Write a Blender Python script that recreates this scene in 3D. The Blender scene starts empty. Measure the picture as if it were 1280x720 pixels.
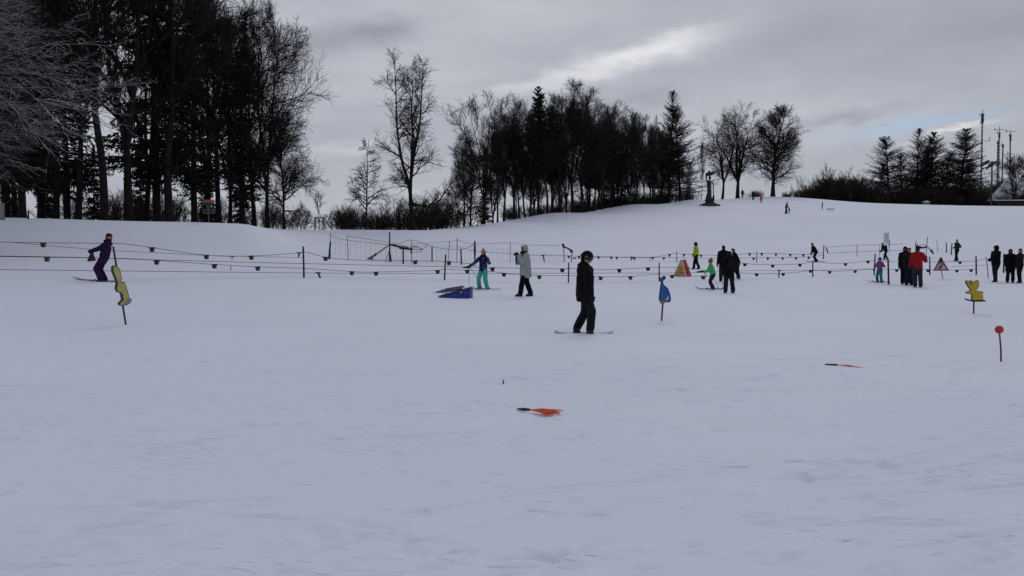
import bpy, bmesh, math, random
import numpy as np
from mathutils import Vector, Matrix
R = math.radians
SC = bpy.context.scene
COL = SC.collection
rng = np.random.default_rng(7)
random.seed(7)

# ---------------------------------------------------------------- camera
FPX, HOR, EYE = 1204.0, 312.0, 1.6            # focal length in photo pixels, horizon row, eye height (m)
PITCH = math.atan((360 - HOR) / FPX)
cam = bpy.data.cameras.new('camera')
cam.sensor_width = 36.0
cam.lens = 36.0 * FPX / 1280.0
cam.clip_start = 0.1
cam.clip_end = 6000
camo = bpy.data.objects.new('camera', cam)
COL.objects.link(camo)
camo.location = (0, 0, EYE)
camo.rotation_euler = (math.pi / 2 - PITCH, 0, 0)
SC.camera = camo

# ---------------------------------------------------------------- light
SUN_EL, SUN_AZ = 38.0, 12.0                    # azimuth from +Y towards +X
sun = bpy.data.lights.new('sun', 'SUN')
sun.energy = 0.5
sun.angle = R(25)
sun.color = (1.0, 0.97, 0.92)
suno = bpy.data.objects.new('sun', sun)
COL.objects.link(suno)
suno.rotation_euler = (R(90 - SUN_EL), 0, R(180 - SUN_AZ))
SC.view_settings.view_transform = 'Standard'
SC.view_settings.look = 'None'
SC.view_settings.gamma = 1
SC.view_settings.exposure = 0.06
SC.view_settings.use_curve_mapping = False

W = bpy.data.worlds.new('World')
SC.world = W
W.use_nodes = True
wn, wl = W.node_tree.nodes, W.node_tree.links
wn.clear()


def wnode(t, **kw):
    n = wn.new(t)
    for k, v in kw.items():
        setattr(n, k, v)
    return n


def wmath(op, a, b=None, c=None):
    n = wnode('ShaderNodeMath', operation=op)
    for i, v in enumerate((a, b, c)):
        if v is None:
            continue
        if isinstance(v, (int, float)):
            n.inputs[i].default_value = v
        else:
            wl.new(v, n.inputs[i])
    return n.outputs[0]


tc = wnode('ShaderNodeTexCoord')
sep = wnode('ShaderNodeSeparateXYZ')
wl.new(tc.outputs['Generated'], sep.inputs[0])
az = wmath('MULTIPLY', wmath('ARCTAN2', sep.outputs[0], sep.outputs[1]), 180 / math.pi)
el = wmath('MULTIPLY', wmath('ARCSINE', sep.outputs[2]), 180 / math.pi)


def wnoise(sx, sy, scale, detail, rough, off=0.0):
    cmb = wnode('ShaderNodeCombineXYZ')
    wl.new(wmath('MULTIPLY', az, sx), cmb.inputs[0])
    wl.new(wmath('MULTIPLY', el, sy), cmb.inputs[1])
    cmb.inputs[2].default_value = off
    n = wnode('ShaderNodeTexNoise')
    n.inputs['Scale'].default_value = scale
    n.inputs['Detail'].default_value = detail
    n.inputs['Roughness'].default_value = rough
    wl.new(cmb.outputs[0], n.inputs['Vector'])
    return wmath('SUBTRACT', n.outputs['Fac'], 0.5)


n1 = wnoise(0.05, 0.16, 1.0, 6, 0.55, 1.3)
n2 = wnoise(0.16, 0.45, 1.0, 6, 0.6, 5.1)
n3 = wnoise(0.3, 0.7, 1.0, 5, 0.6, 9.4)
n4 = wnoise(0.22, 0.22, 1.0, 6, 0.65, 13.0)
azd = wmath('ADD', az, wmath('MULTIPLY', n2, 5.0))
eld = wmath('ADD', el, wmath('MULTIPLY', n3, 2.2))


def pxaz(px):
    return math.degrees(math.atan((px - 640) / FPX))


def pyel(px, py):
    return math.degrees(math.atan((HOR - py) / math.hypot(FPX, px - 640)))


def blob(px, py, wpx, hpx, slope, soft=1.0):
    a0, e0 = pxaz(px), pyel(px, py)
    sa, se = wpx / FPX * 57.3, hpx / FPX * 57.3
    da = wmath('SUBTRACT', azd, a0)
    de = wmath('SUBTRACT', wmath('SUBTRACT', eld, e0), wmath('MULTIPLY', da, slope))
    q = wmath('ADD', wmath('POWER', wmath('ABSOLUTE', wmath('DIVIDE', da, sa)), 2.0),
              wmath('POWER', wmath('ABSOLUTE', wmath('DIVIDE', de, se)), 2.0))
    return wmath('EXPONENT', wmath('MULTIPLY', q, -1.0))


lum = wmath('ADD', 0.455, wmath('MULTIPLY', n1, 0.30))
lum = wmath('ADD', lum, wmath('MULTIPLY', n2, 0.09))
lum = wmath('ADD', lum, wmath('MULTIPLY', n4, 0.05))
for args, amp in (((745, 88, 120, 12, 0.27), .21), ((830, 62, 70, 20, 0.15), .18), ((640, 20, 140, 28, 0), .05), ((300, 140, 60, 120, 0), .02),
                  ((400, 35, 45, 14, 0.0), .06), ((470, 42, 70, 18, 0.14), -.17), ((385, 48, 40, 25, 0), -.07), ((345, 20, 60, 20, 0), .03),
                  ((1185, 163, 45, 3.2, 0.17), .22), ((1055, 150, 60, 8, 0.06), -.11), ((800, 130, 60, 14, 0.05), -.06),
                  ((430, 182, 75, 8, 0.1), .10), ((440, 160, 90, 16, 0.1), -.03), ((1050, 20, 300, 70, 0), -.055),
                  ((430, 250, 220, 40, 0), .05), ((1050, 205, 120, 30, 0), -.03), ((620, 110, 120, 25, 0.2), -.03), ((1000, 190, 200, 40, 0), .03)):
    lum = wmath('ADD', lum, wmath('MULTIPLY', blob(*args), amp))
hi = wnode('ShaderNodeMapRange')               # sky above the view dimmed to lower the light on the snow
hi.inputs['From Min'].default_value = 28
hi.inputs['From Max'].default_value = 60
hi.inputs['To Max'].default_value = .10
wl.new(el, hi.inputs[0])
lum = wmath('MAXIMUM', wmath('SUBTRACT', lum, hi.outputs[0]), 0.2)
ramp = wnode('ShaderNodeValToRGB')
ramp.color_ramp.elements[0].position = 0.25
ramp.color_ramp.elements[0].color = (0.240, 0.250, 0.290, 1)
ramp.color_ramp.elements[1].position = 0.75
ramp.color_ramp.elements[1].color = (0.760, 0.765, 0.775, 1)
e = ramp.color_ramp.elements.new(0.45)
e.color = (0.420, 0.438, 0.492, 1)
wl.new(lum, ramp.inputs[0])
cloud = wnode('ShaderNodeBackground')
wl.new(ramp.outputs[0], cloud.inputs[0])
cloud.inputs[1].default_value = 1.0
sky = wnode('ShaderNodeTexSky', sky_type='NISHITA')
sky.sun_disc = False
sky.sun_elevation = R(SUN_EL)
sky.sun_rotation = R(SUN_AZ)
skybg = wnode('ShaderNodeBackground')
tint = wnode('ShaderNodeMix', data_type='RGBA', blend_type='MULTIPLY')
tint.inputs['Factor'].default_value = 1.0
wl.new(sky.outputs[0], tint.inputs['A'])
tint.inputs['B'].default_value = (.66, .82, 1.12, 1)
wl.new(tint.outputs['Result'], skybg.inputs[0])
skybg.inputs[1].default_value = 0.055
gap = wmath('ADD', blob(1155, 153, 80, 4.6, 0.13), wmath('MULTIPLY', blob(1075, 168, 50, 7, 0.1), 0.3))
gap = wmath('MINIMUM', wmath('ADD', wmath('MULTIPLY', gap, 0.7), 0.03), 0.7)
mix = wnode('ShaderNodeMixShader')
wl.new(gap, mix.inputs[0])
wl.new(cloud.outputs[0], mix.inputs[1])
wl.new(skybg.outputs[0], mix.inputs[2])
wo = wnode('ShaderNodeOutputWorld')
wl.new(mix.outputs[0], wo.inputs[0])

# ---------------------------------------------------------------- terrain
TU = np.array([-700, -300, 0, 150, 300, 380, 500, 570, 640, 700, 800, 870, 960, 1100, 1280, 1600, 2200], float)
TU = (TU - 640) / FPX
TY = np.array([-60, 0, 12, 19, 26, 33, 40, 47, 58, 77, 100, 115, 136, 160, 180, 197, 230, 300, 420, 800, 3000], float)
TZ = np.array([
    [0] * 17,
    [0] * 17,
    [.15, .1, .05, 0, 0, 0, 0, 0, 0, 0, 0, 0, 0, 0, 0, 0, 0],
    [.35, .25, .15, .1, .02, 0, -.02, -.05, -.07, -.07, -.07, -.05, -.03, 0, 0, 0, 0],
    [.6, .45, .35, .25, .1, .05, 0, 0, 0, 0, 0, 0, 0, .02, .02, .02, .02],
    [.9, .7, .6, .43, .25, .17, .1, .05, .02, .0, -.05, -.08, -.08, -.05, 0, 0, 0],
    [1.5, 1.2, 1.0, .75, .48, .38, .2, .12, .05, 0, -.1, -.15, -.15, -.1, 0, 0, 0],
    [2.4, 2.1, 1.9, 1.6, 1.1, .75, .45, .3, .2, .12, .05, 0, 0, 0, .05, .05, .05],
    [3.8, 3.6, 3.52, 3.33, 3.15, 1.8, .95, .75, .6, .5, .4, .32, .3, .25, .25, .3, .3],
    [4.2, 4.0, 3.8, 3.6, 3.45, 3.0, 2.0, 1.7, 1.3, 1.0, .8, .7, .65, .65, .65, .7, .7],
    [4.2, 4.1, 3.9, 3.7, 3.6, 3.62, 3.6, 3.6, 3.4, 3.1, 2.6, 2.4, 2.4, 2.4, 2.4, 2.4, 2.4],
    [4.2, 4.1, 3.9, 3.7, 3.5, 3.5, 3.6, 4.2, 4.85, 4.7, 4.3, 4.1, 4.1, 4.1, 4.1, 4.1, 4.1],
    [4.0, 4.0, 3.8, 3.5, 3.2, 3.2, 3.3, 4.1, 5.7, 6.75, 6.7, 6.6, 6.6, 6.55, 6.5, 6.5, 6.5],
    [3.5, 3.5, 3.3, 3.0, 2.7, 2.7, 2.8, 3.6, 5.2, 6.6, 9.05, 9.2, 9.2, 8.8, 8.6, 8.6, 8.6],
    [3, 3, 2.8, 2.6, 2.3, 2.3, 2.4, 3.0, 4.6, 6.0, 8.9, 10.8, 11.1, 10.1, 9.7, 9.7, 9.7],
    [2.6, 2.6, 2.5, 2.3, 2.1, 2.1, 2.1, 2.6, 4.0, 5.4, 8.3, 10.6, 12.3, 10.9, 10.35, 10.3, 10.3],
    [2, 2, 2, 2, 1.8, 1.8, 1.8, 2.0, 3.0, 4.2, 7.0, 9.8, 11.8, 10.8, 10.9, 11.5, 12],
    [1, 1, 1, 1, 1, 1, 1, 1.0, 1.6, 2.2, 4, 6, 8, 9.5, 17.5, 21, 22],
    [0, 0, 0, 0, 0, 0, 0, 0, 0, 0, 1, 2, 3, 8, 20, 26, 28],
    [0, 0, 0, 0, 0, 0, 0, 0, 0, 0, 0, 0, 0, 3, 8, 10, 10],
    [0] * 17], float)


def hermite(xk, yk, x):
    """monotone cubic; xk (K,), yk (N,K) or (K,), x (N,) -> (N,) or (N, ...)"""
    h = np.diff(xk)
    d = np.diff(yk, axis=-1) / h
    m = np.zeros_like(yk)
    a, b = d[..., :-1], d[..., 1:]
    same = (a * b) > 0
    m[..., 1:-1] = np.where(same, 2 * a * b / np.where(np.abs(a + b) < 1e-12, 1, a + b), 0)
    m[..., 0], m[..., -1] = d[..., 0] * .5, 0
    i = np.clip(np.searchsorted(xk, x) - 1, 0, len(xk) - 2)
    t = np.clip((x - xk[i]) / h[i], 0, 1)
    n = np.arange(len(x))
    y0, y1, m0, m1 = yk[n, i], yk[n, i + 1], m[n, i], m[n, i + 1]
    return ((2 * t**3 - 3 * t**2 + 1) * y0 + (t**3 - 2 * t**2 + t) * h[i] * m0
            + (-2 * t**3 + 3 * t**2) * y1 + (t**3 - t**2) * h[i] * m1)


def gz_arr(x, y):
    x, y = np.asarray(x, float).ravel(), np.asarray(y, float).ravel()
    out = np.empty_like(x)
    for s in range(0, len(x), 40000):
        xs, ys = x[s:s + 40000], y[s:s + 40000]
        u = xs / np.maximum(ys, 8.0)
        cols = np.stack([hermite(TY, np.broadcast_to(TZ[:, c], (len(ys), len(TY))).copy(), ys)
                         for c in range(len(TU))], axis=1)
        out[s:s + 40000] = hermite(TU, cols, np.clip(u, TU[0], TU[-1]))
    return out


def gz(x, y):
    return float(gz_arr([x], [y])[0])


CA, SA = math.cos(PITCH), math.sin(PITCH)


def wp(px, py, Y):
    """world point at depth Y on the line of sight of a photo pixel"""
    fx, fy = (px - 640) / FPX, (360 - py) / FPX
    t = Y / (CA + fy * SA)
    return Vector((fx * t, Y, EYE + t * (fy * CA - SA)))


_hy = np.concatenate([np.arange(4, 60, .1), np.arange(60, 240, .25)])


def hit(px, py):
    """where the line of sight meets the snow"""
    fx, fy = (px - 640) / FPX, (360 - py) / FPX
    t = _hy / (CA + fy * SA)
    z = EYE + t * (fy * CA - SA)
    g = gz_arr(fx * t, _hy)
    k = np.nonzero(z <= g)[0]
    if len(k) == 0:
        k = [int(np.argmin(z - g))]
    k = k[0]
    return Vector((fx * t[k], _hy[k], g[k]))


def gp(px, Y):
    """ground point at depth Y in the direction of photo column px"""
    x = (px - 640) / FPX * Y
    for _ in range(3):
        z = gz(x, Y)
        fy = (z - EYE) / Y
        x = (px - 640) / FPX * Y * (CA - fy * SA)
    return Vector((x, Y, gz(x, Y)))


# ---------------------------------------------------------------- materials
def mat(name, col, rough=0.8, var=0.25, scale=8.0, metal=0.0, snow=0.0, bump=0.0, col2=None):
    m = bpy.data.materials.new(name)
    m.use_nodes = True
    nt = m.node_tree
    b = nt.nodes['Principled BSDF']
    b.inputs['Roughness'].default_value = rough
    b.inputs['Metallic'].default_value = metal
    b.inputs['Specular IOR Level'].default_value = 0.12 if rough > .78 else 0.3
    t = nt.nodes.new('ShaderNodeTexCoord')
    n = nt.nodes.new('ShaderNodeTexNoise')
    n.inputs['Scale'].default_value = scale
    n.inputs['Detail'].default_value = 5
    nt.links.new(t.outputs['Object'], n.inputs['Vector'])
    r = nt.nodes.new('ShaderNodeValToRGB')
    r.color_ramp.elements[0].position = .3
    r.color_ramp.elements[1].position = .7
    r.color_ramp.elements[0].color = (*[c * (1 - var) for c in col], 1)
    r.color_ramp.elements[1].color = (*[min(1, c * (1 + var)) for c in col], 1)
    if col2 is not None:
        r.color_ramp.elements[1].color = (*col2, 1)
        r.color_ramp.elements[0].position, r.color_ramp.elements[1].position = .50, .56
    nt.links.new(n.outputs['Fac'], r.inputs[0])
    out = r.outputs[0]
    if snow > 0:                                # snow lying on upward faces
        g = nt.nodes.new('ShaderNodeNewGeometry')
        s = nt.nodes.new('ShaderNodeSeparateXYZ')
        nt.links.new(g.outputs['Normal'], s.inputs[0])
        a = nt.nodes.new('ShaderNodeMath')
        a.operation = 'MULTIPLY_ADD'
        nt.links.new(n.outputs['Fac'], a.inputs[0])
        a.inputs[1].default_value = 1.2
        nt.links.new(s.outputs[2], a.inputs[2])
        mr = nt.nodes.new('ShaderNodeMapRange')
        mr.inputs['From Min'].default_value = 1.6 - snow
        mr.inputs['From Max'].default_value = 1.75 - snow
        nt.links.new(a.outputs[0], mr.inputs['Value'])
        mx = nt.nodes.new('ShaderNodeMix')
        mx.data_type = 'RGBA'
        nt.links.new(mr.outputs[0], mx.inputs['Factor'])
        nt.links.new(out, mx.inputs['A'])
        mx.inputs['B'].default_value = (.8, .82, .85, 1)
        out = mx.outputs['Result']
    nt.links.new(out, b.inputs['Base Color'])
    if bump:
        bp = nt.nodes.new('ShaderNodeBump')
        bp.inputs['Strength'].default_value = bump
        bp.inputs['Distance'].default_value = .03
        nt.links.new(n.outputs['Fac'], bp.inputs['Height'])
        nt.links.new(bp.outputs[0], b.inputs['Normal'])
    return m


def snow_mat():
    m = bpy.data.materials.new('snow')
    m.use_nodes = True
    nt = m.node_tree
    L = nt.links
    b = nt.nodes['Principled BSDF']
    b.inputs['Roughness'].default_value = .75
    b.inputs['Specular IOR Level'].default_value = .25
    tc_ = nt.nodes.new('ShaderNodeTexCoord')

    def noise(scale, det, sx, sy, rot, rough=.6):
        mp = nt.nodes.new('ShaderNodeMapping')
        mp.inputs['Rotation'].default_value = (0, 0, rot)
        mp.inputs['Scale'].default_value = (sx, sy, 1)
        L.new(tc_.outputs['Object'], mp.inputs[0])
        n = nt.nodes.new('ShaderNodeTexNoise')
        n.inputs['Scale'].default_value = scale
        n.inputs['Detail'].default_value = det
        n.inputs['Roughness'].default_value = rough
        L.new(mp.outputs[0], n.inputs['Vector'])
        return n.outputs['Fac']

    def mm(op, a, b_, c=None):
        n = nt.nodes.new('ShaderNodeMath')
        n.operation = op
        for i, v in enumerate((a, b_, c)):
            if v is None:
                continue
            if isinstance(v, (int, float)):
                n.inputs[i].default_value = v
            else:
                L.new(v, n.inputs[i])
        return n.outputs[0]

    def rng_(v, a, c, lo=0.0, hi=1.0):
        n = nt.nodes.new('ShaderNodeMapRange')
        n.interpolation_type = 'SMOOTHSTEP'
        n.inputs['From Min'].default_value = a
        n.inputs['From Max'].default_value = c
        n.inputs['To Min'].default_value = lo
        n.inputs['To Max'].default_value = hi
        L.new(v, n.inputs[0])
        return n.outputs[0]

    big = noise(.12, 3, 1, 1, 0)
    med = noise(1.3, 6, 1, 1, .4)
    fine = noise(22, 4, 1, 1, 0)
    s1 = noise(12, 4, .30, 2.3, .40, .6)       # short scraped marks running several ways
    s2 = noise(9.5, 4, .32, 2.6, -.55, .6)
    s3 = noise(2.6, 4, .16, 3.2, -.30)
    s4 = noise(10.0, 4, .35, 1.9, .75, .6)
    k1 = rng_(s1, .63, .71)
    k2 = rng_(s2, .64, .72)
    k3 = mm('MAXIMUM', rng_(s3, .68, .75), rng_(s4, .65, .74))
    patch = rng_(noise(.5, 3, 1, 1.6, 0), .36, .6)
    scr = mm('MULTIPLY', mm('MAXIMUM', mm('MAXIMUM', k1, k2), k3), patch)
    # crusted snow is a little greyer where skis have scraped it
    mx = nt.nodes.new('ShaderNodeMix')
    mx.data_type = 'RGBA'
    L.new(mm('ADD', mm('MULTIPLY', scr, .6), rng_(big, .35, .65, 0, .3)), mx.inputs['Factor'])
    mx.inputs['A'].default_value = (.740, .775, .890, 1)
    mx.inputs['B'].default_value = (.63, .665, .78, 1)
    L.new(mx.outputs['Result'], b.inputs['Base Color'])
    h = mm('MULTIPLY_ADD', med, .014, mm('MULTIPLY', fine, .006))
    h = mm('MULTIPLY_ADD', scr, -.007, h)
    bp = nt.nodes.new('ShaderNodeBump')
    bp.inputs['Strength'].default_value = .8
    bp.inputs['Distance'].default_value = 1.0
    L.new(h, bp.inputs['Height'])
    L.new(bp.outputs[0], b.inputs['Normal'])
    return m


SNOW = snow_mat()
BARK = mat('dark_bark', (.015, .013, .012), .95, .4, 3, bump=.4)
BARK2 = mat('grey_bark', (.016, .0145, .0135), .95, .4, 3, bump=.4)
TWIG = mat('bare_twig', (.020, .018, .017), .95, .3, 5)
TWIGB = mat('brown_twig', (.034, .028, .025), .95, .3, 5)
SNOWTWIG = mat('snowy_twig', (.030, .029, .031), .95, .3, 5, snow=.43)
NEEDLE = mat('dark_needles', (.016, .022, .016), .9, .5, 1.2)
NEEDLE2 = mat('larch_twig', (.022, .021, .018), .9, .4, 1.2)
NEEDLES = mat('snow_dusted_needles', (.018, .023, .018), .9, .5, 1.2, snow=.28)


# ---------------------------------------------------------------- object helpers
def obj(name, me, m=None, parent=None, loc=None):
    o = bpy.data.objects.new(name, me)
    COL.objects.link(o)
    if m is not None and me is not None and len(me.materials) == 0:
        me.materials.append(m)
    if parent is not None:
        o.parent = parent
    if loc is not None:
        o.location = loc
    return o


LABELS = {}


def tag(o, label, cat, group=None, kind=None):
    o['label'] = label
    if cat:
        o['category'] = cat
    if group:
        o['group'] = group
    if kind:
        o['kind'] = kind
    n = len(label.split())
    if not 4 <= n <= 16:
        print('LABEL LENGTH', n, label)
    if label in LABELS and not (group and LABELS[label] == group):
        print('LABEL REPEATED', label)
    LABELS[label] = group
    return o


def thing(name, label, cat, loc=(0, 0, 0), rz=0.0, group=None):
    o = bpy.data.objects.new(name, None)
    COL.objects.link(o)
    o.location = loc
    o.rotation_euler = (0, 0, rz)
    o.empty_display_size = .2
    return tag(o, label, cat, group)


def mesh(name, V, F, smooth=False):
    """V (N,3) array, F list of arrays (M,3) / (M,4) or list of tuples"""
    me = bpy.data.meshes.new(name)
    V = np.asarray(V, np.float32)
    if isinstance(F, list) and F and isinstance(F[0], np.ndarray):
        tot = np.concatenate([np.full(len(f), f.shape[1]) for f in F])
        flat = np.concatenate([f.ravel() for f in F])
        me.vertices.add(len(V))
        me.vertices.foreach_set('co', V.ravel())
        me.loops.add(len(flat))
        me.loops.foreach_set('vertex_index', flat.astype(np.int32))
        me.polygons.add(len(tot))
        st = np.concatenate([[0], np.cumsum(tot)[:-1]])
        me.polygons.foreach_set('loop_start', st.astype(np.int32))
        me.update(calc_edges=True)
    else:
        me.from_pydata([tuple(map(float, v)) for v in V], [], [tuple(map(int, f)) for f in F])
    if smooth:
        me.polygons.foreach_set('use_smooth', np.ones(len(me.polygons), bool))
    me.update()
    return me


class MB:
    """collects closed shapes into one mesh"""

    def __init__(s):
        s.V, s.F = [], []

    def add(s, V, F):
        n = sum(len(v) for v in s.V)
        s.V.append(np.asarray(V, float))
        s.F += [tuple(i + n for i in f) for f in F]

    def box(s, c, size, rz=0.0, rot=None):
        x, y, z = [a / 2 for a in size]
        V = np.array([(sx * x, sy * y, sz * z) for sx in (-1, 1) for sy in (-1, 1) for sz in (-1, 1)])
        M = rot if rot is not None else Matrix.Rotation(rz, 3, 'Z')
        V = V @ np.array(M).T + np.array(c)
        s.add(V, [(0, 1, 3, 2), (4, 6, 7, 5), (0, 4, 5, 1), (2, 3, 7, 6), (0, 2, 6, 4), (1, 5, 7, 3)])

    def tube(s, pts, rad, n=8):
        pts = [np.array(p, float) for p in pts]
        rad = rad if hasattr(rad, '__len__') else [rad] * len(pts)
        V, F = [], []
        u = None
        for i, p in enumerate(pts):
            t = pts[min(i + 1, len(pts) - 1)] - pts[max(i - 1, 0)]
            t /= np.linalg.norm(t) + 1e-9
            if u is None:
                ref = np.array([0, 0, 1.]) if abs(t[2]) < .9 else np.array([1., 0, 0])
                u = np.cross(t, ref)
            u = u - t * np.dot(u, t)
            u /= np.linalg.norm(u) + 1e-9
            w = np.cross(t, u)
            for k in range(n):
                a = 2 * math.pi * k / n
                V.append(p + rad[i] * (math.cos(a) * u + math.sin(a) * w))
        for i in range(len(pts) - 1):
            for k in range(n):
                F.append((i * n + k, i * n + (k + 1) % n, (i + 1) * n + (k + 1) % n, (i + 1) * n + k))
        F.append(tuple(reversed(range(n))))
        F.append(tuple(range((len(pts) - 1) * n, len(pts) * n)))
        s.add(V, F)

    def cap(s, p0, p1, r0, r1, side=(0, 1, 0), wide=1.0, n=14, k=4, e0=1.0):
        """tapered capsule, its section stretched by `wide` along `side`"""
        p0, p1 = np.array(p0, float), np.array(p1, float)
        t = p1 - p0
        L = np.linalg.norm(t)
        t = t / L if L > 1e-6 else np.array([0, 0, 1.])
        u = np.array(side, float)
        u = u - t * np.dot(u, t)
        if np.linalg.norm(u) < 1e-3:
            u = np.cross(t, [1, .3, .2])
        u /= np.linalg.norm(u)
        w = np.cross(t, u)
        V, F = [], []
        rings = [(p0 - t * r0 * e0 * math.cos(a), r0 * math.sin(a)) for a in [math.pi / 2 * i / k for i in range(1, k + 1)]]
        rings += [(p1 + t * r1 * math.sin(a), r1 * math.cos(a)) for a in [math.pi / 2 * i / k for i in range(0, k)]]
        for c, r in rings:
            for i in range(n):
                a = 2 * math.pi * i / n
                V.append(c + r * (wide * math.cos(a) * u + math.sin(a) * w))
        m = len(rings)
        for j in range(m - 1):
            for i in range(n):
                F.append((j * n + i, j * n + (i + 1) % n, (j + 1) * n + (i + 1) % n, (j + 1) * n + i))
        V += [p0 - t * r0 * e0, p1 + t * r1]
        a, b = m * n, m * n + 1
        for i in range(n):
            F.append((a, (i + 1) % n, i))
            F.append((b, (m - 1) * n + i, (m - 1) * n + (i + 1) % n))
        s.add(V, F)

    def ball(s, c, r, n=14):
        r = r if hasattr(r, '__len__') else (r, r, r)
        V, F = [], []
        m = n // 2
        for j in range(1, m):
            a = math.pi * j / m
            for i in range(n):
                b = 2 * math.pi * i / n
                V.append((c[0] + r[0] * math.sin(a) * math.cos(b), c[1] + r[1] * math.sin(a) * math.sin(b),
                          c[2] + r[2] * math.cos(a)))
        for j in range(m - 2):
            for i in range(n):
                F.append((j * n + i, (j + 1) * n + i, (j + 1) * n + (i + 1) % n, j * n + (i + 1) % n))
        V += [(c[0], c[1], c[2] + r[2]), (c[0], c[1], c[2] - r[2])]
        a, b = (m - 1) * n, (m - 1) * n + 1
        for i in range(n):
            F.append((a, i, (i + 1) % n))
            F.append((b, (m - 2) * n + (i + 1) % n, (m - 2) * n + i))
        s.add(V, F)

    def prism(s, poly, depth, frame):
        """outline (x, z) extruded along y by depth; frame maps (x, y, z) to place"""
        n = len(poly)
        V = [frame(x, -depth / 2, z) for x, z in poly] + [frame(x, depth / 2, z) for x, z in poly]
        F = [tuple(range(n)), tuple(reversed(range(n, 2 * n)))]
        F += [(i, i + n, (i + 1) % n + n, (i + 1) % n) for i in range(n)]
        s.add(V, F)

    def build(s, name, m, parent=None, loc=None, smooth=False, bevel=0.0):
        me = bpy.data.meshes.new(name)
        me.from_pydata([tuple(v) for v in np.concatenate(s.V)], [], s.F)
        bm = bmesh.new()
        bm.from_mesh(me)
        bmesh.ops.recalc_face_normals(bm, faces=bm.faces)
        big = [f for f in bm.faces if len(f.verts) > 4]
        if big:
            bmesh.ops.triangulate(bm, faces=big)
        bm.to_mesh(me)
        bm.free()
        if smooth:
            me.polygons.foreach_set('use_smooth', np.ones(len(me.polygons), bool))
        o = obj(name, me, m, parent, loc)
        if bevel:
            md = o.modifiers.new('bevel', 'BEVEL')
            md.width = bevel
            md.segments = 2
        return o


def copy_thing(src, loc, rz=None, scale=None):
    c = src.copy()
    COL.objects.link(c)
    c.location = loc
    if rz is not None:
        c.rotation_euler = (0, 0, rz)
    if scale is not None:
        c.scale = scale
    for ch in src.children:
        d = ch.copy()
        COL.objects.link(d)
        d.parent = c
        for g in ch.children:
            e_ = g.copy()
            COL.objects.link(e_)
            e_.parent = d
    return c


# ---------------------------------------------------------------- ground sheet
def axis(segs):
    out = [segs[0][0]]
    for a, b, s0, s1 in segs:
        v, t = a, a
        while True:
            f = (v - a) / (b - a)
            v += s0 + (s1 - s0) * f
            if v >= b:
                break
            out.append(v)
        out.append(b)
    return np.array(out)


gy = axis([(-40, -2, 8, 2), (-2, 3, .8, .12), (3, 14, .035, .045), (14, 16, .06, .14), (16, 56, .16, .22), (56, 130, .5, 1.5), (130, 320, 2, 6),
           (320, 3000, 20, 500)])
gxp = axis([(0, 6.5, .04, .04), (6.5, 8, .06, .13), (8, 28, .15, .5), (28, 60, .6, 1.5), (60, 260, 2, 8), (260, 2500, 20, 450)])
gx = np.concatenate([-gxp[:0:-1], gxp])
GX, GY = np.meshgrid(gx, gy)
GZ = gz_arr(GX, GY).reshape(GX.shape)


def vnoise(x, y, s, seed):
    r = np.random.default_rng(seed)
    T = r.random((256, 256))
    x, y = x / s, y / s
    i, j = np.floor(x).astype(int), np.floor(y).astype(int)
    a, b = x - i, y - j
    a, b = a * a * (3 - 2 * a), b * b * (3 - 2 * b)
    g = lambda p, q: T[p % 256, q % 256]
    return (g(i, j) * (1 - a) * (1 - b) + g(i + 1, j) * a * (1 - b) + g(i, j + 1) * (1 - a) * b + g(i + 1, j + 1) * a * b) - .5


fx_, fy_ = GX.ravel(), GY.ravel()
near = np.clip(1 - (fy_ - 30) / 40, 0.15, 1)
lump = (vnoise(fx_, fy_, .33, 1) * .005 + vnoise(fx_, fy_, .9, 2) * .009 + vnoise(fx_ * .6, fy_, .35, 5) * .006
        + vnoise(fx_, fy_, 3.1, 3) * .022 + vnoise(fx_, fy_, 9, 4) * .04) * near
# packed track along the tow ropes
trk = np.interp(fx_, [-40, -18, -13, -9, -4, 3, 10, 25, 40], [33, 34.2, 36.5, 38.2, 42, 45, 45.5, 46, 46])
for off, dep, wd in ((-1.2, -.05, .35), (-.3, -.04, .25), (3.0, -.05, .4), (9, -.05, .5)):
    q = (fy_ - trk - off + .5 * vnoise(fx_, fy_ * 0, 4, 11)) / wd
    lump += dep * np.exp(-q * q) * (vnoise(fx_, fy_, 5, 12) + .9)
GZ = GZ + lump.reshape(GX.shape)


def stroke(x0, y0, ang, L, w, dep, curve=0.0, ridge=.6):
    """a scraped furrow with the snow pushed up along one side"""
    R0 = L * .5 + w * 4
    i0, i1 = np.searchsorted(gx, x0 - R0), np.searchsorted(gx, x0 + R0)
    j0, j1 = np.searchsorted(gy, y0 - R0 * (abs(math.sin(ang)) + .15) - w * 4), np.searchsorted(gy, y0 + R0 * (abs(math.sin(ang)) + .15) + w * 4)
    if i1 <= i0 or j1 <= j0:
        return
    X, Y = GX[j0:j1, i0:i1] - x0, GY[j0:j1, i0:i1] - y0
    a_ = X * math.cos(ang) + Y * math.sin(ang)
    b_ = -X * math.sin(ang) + Y * math.cos(ang) - curve * a_ * a_
    env = np.clip(1 - (np.abs(a_) / (L * .5)) ** 3, 0, 1)
    GZ[j0:j1, i0:i1] += env * dep * (-np.exp(-(b_ / w) ** 2) + ridge * np.exp(-((b_ + 1.9 * w) / (w * 1.1)) ** 2))


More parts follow.
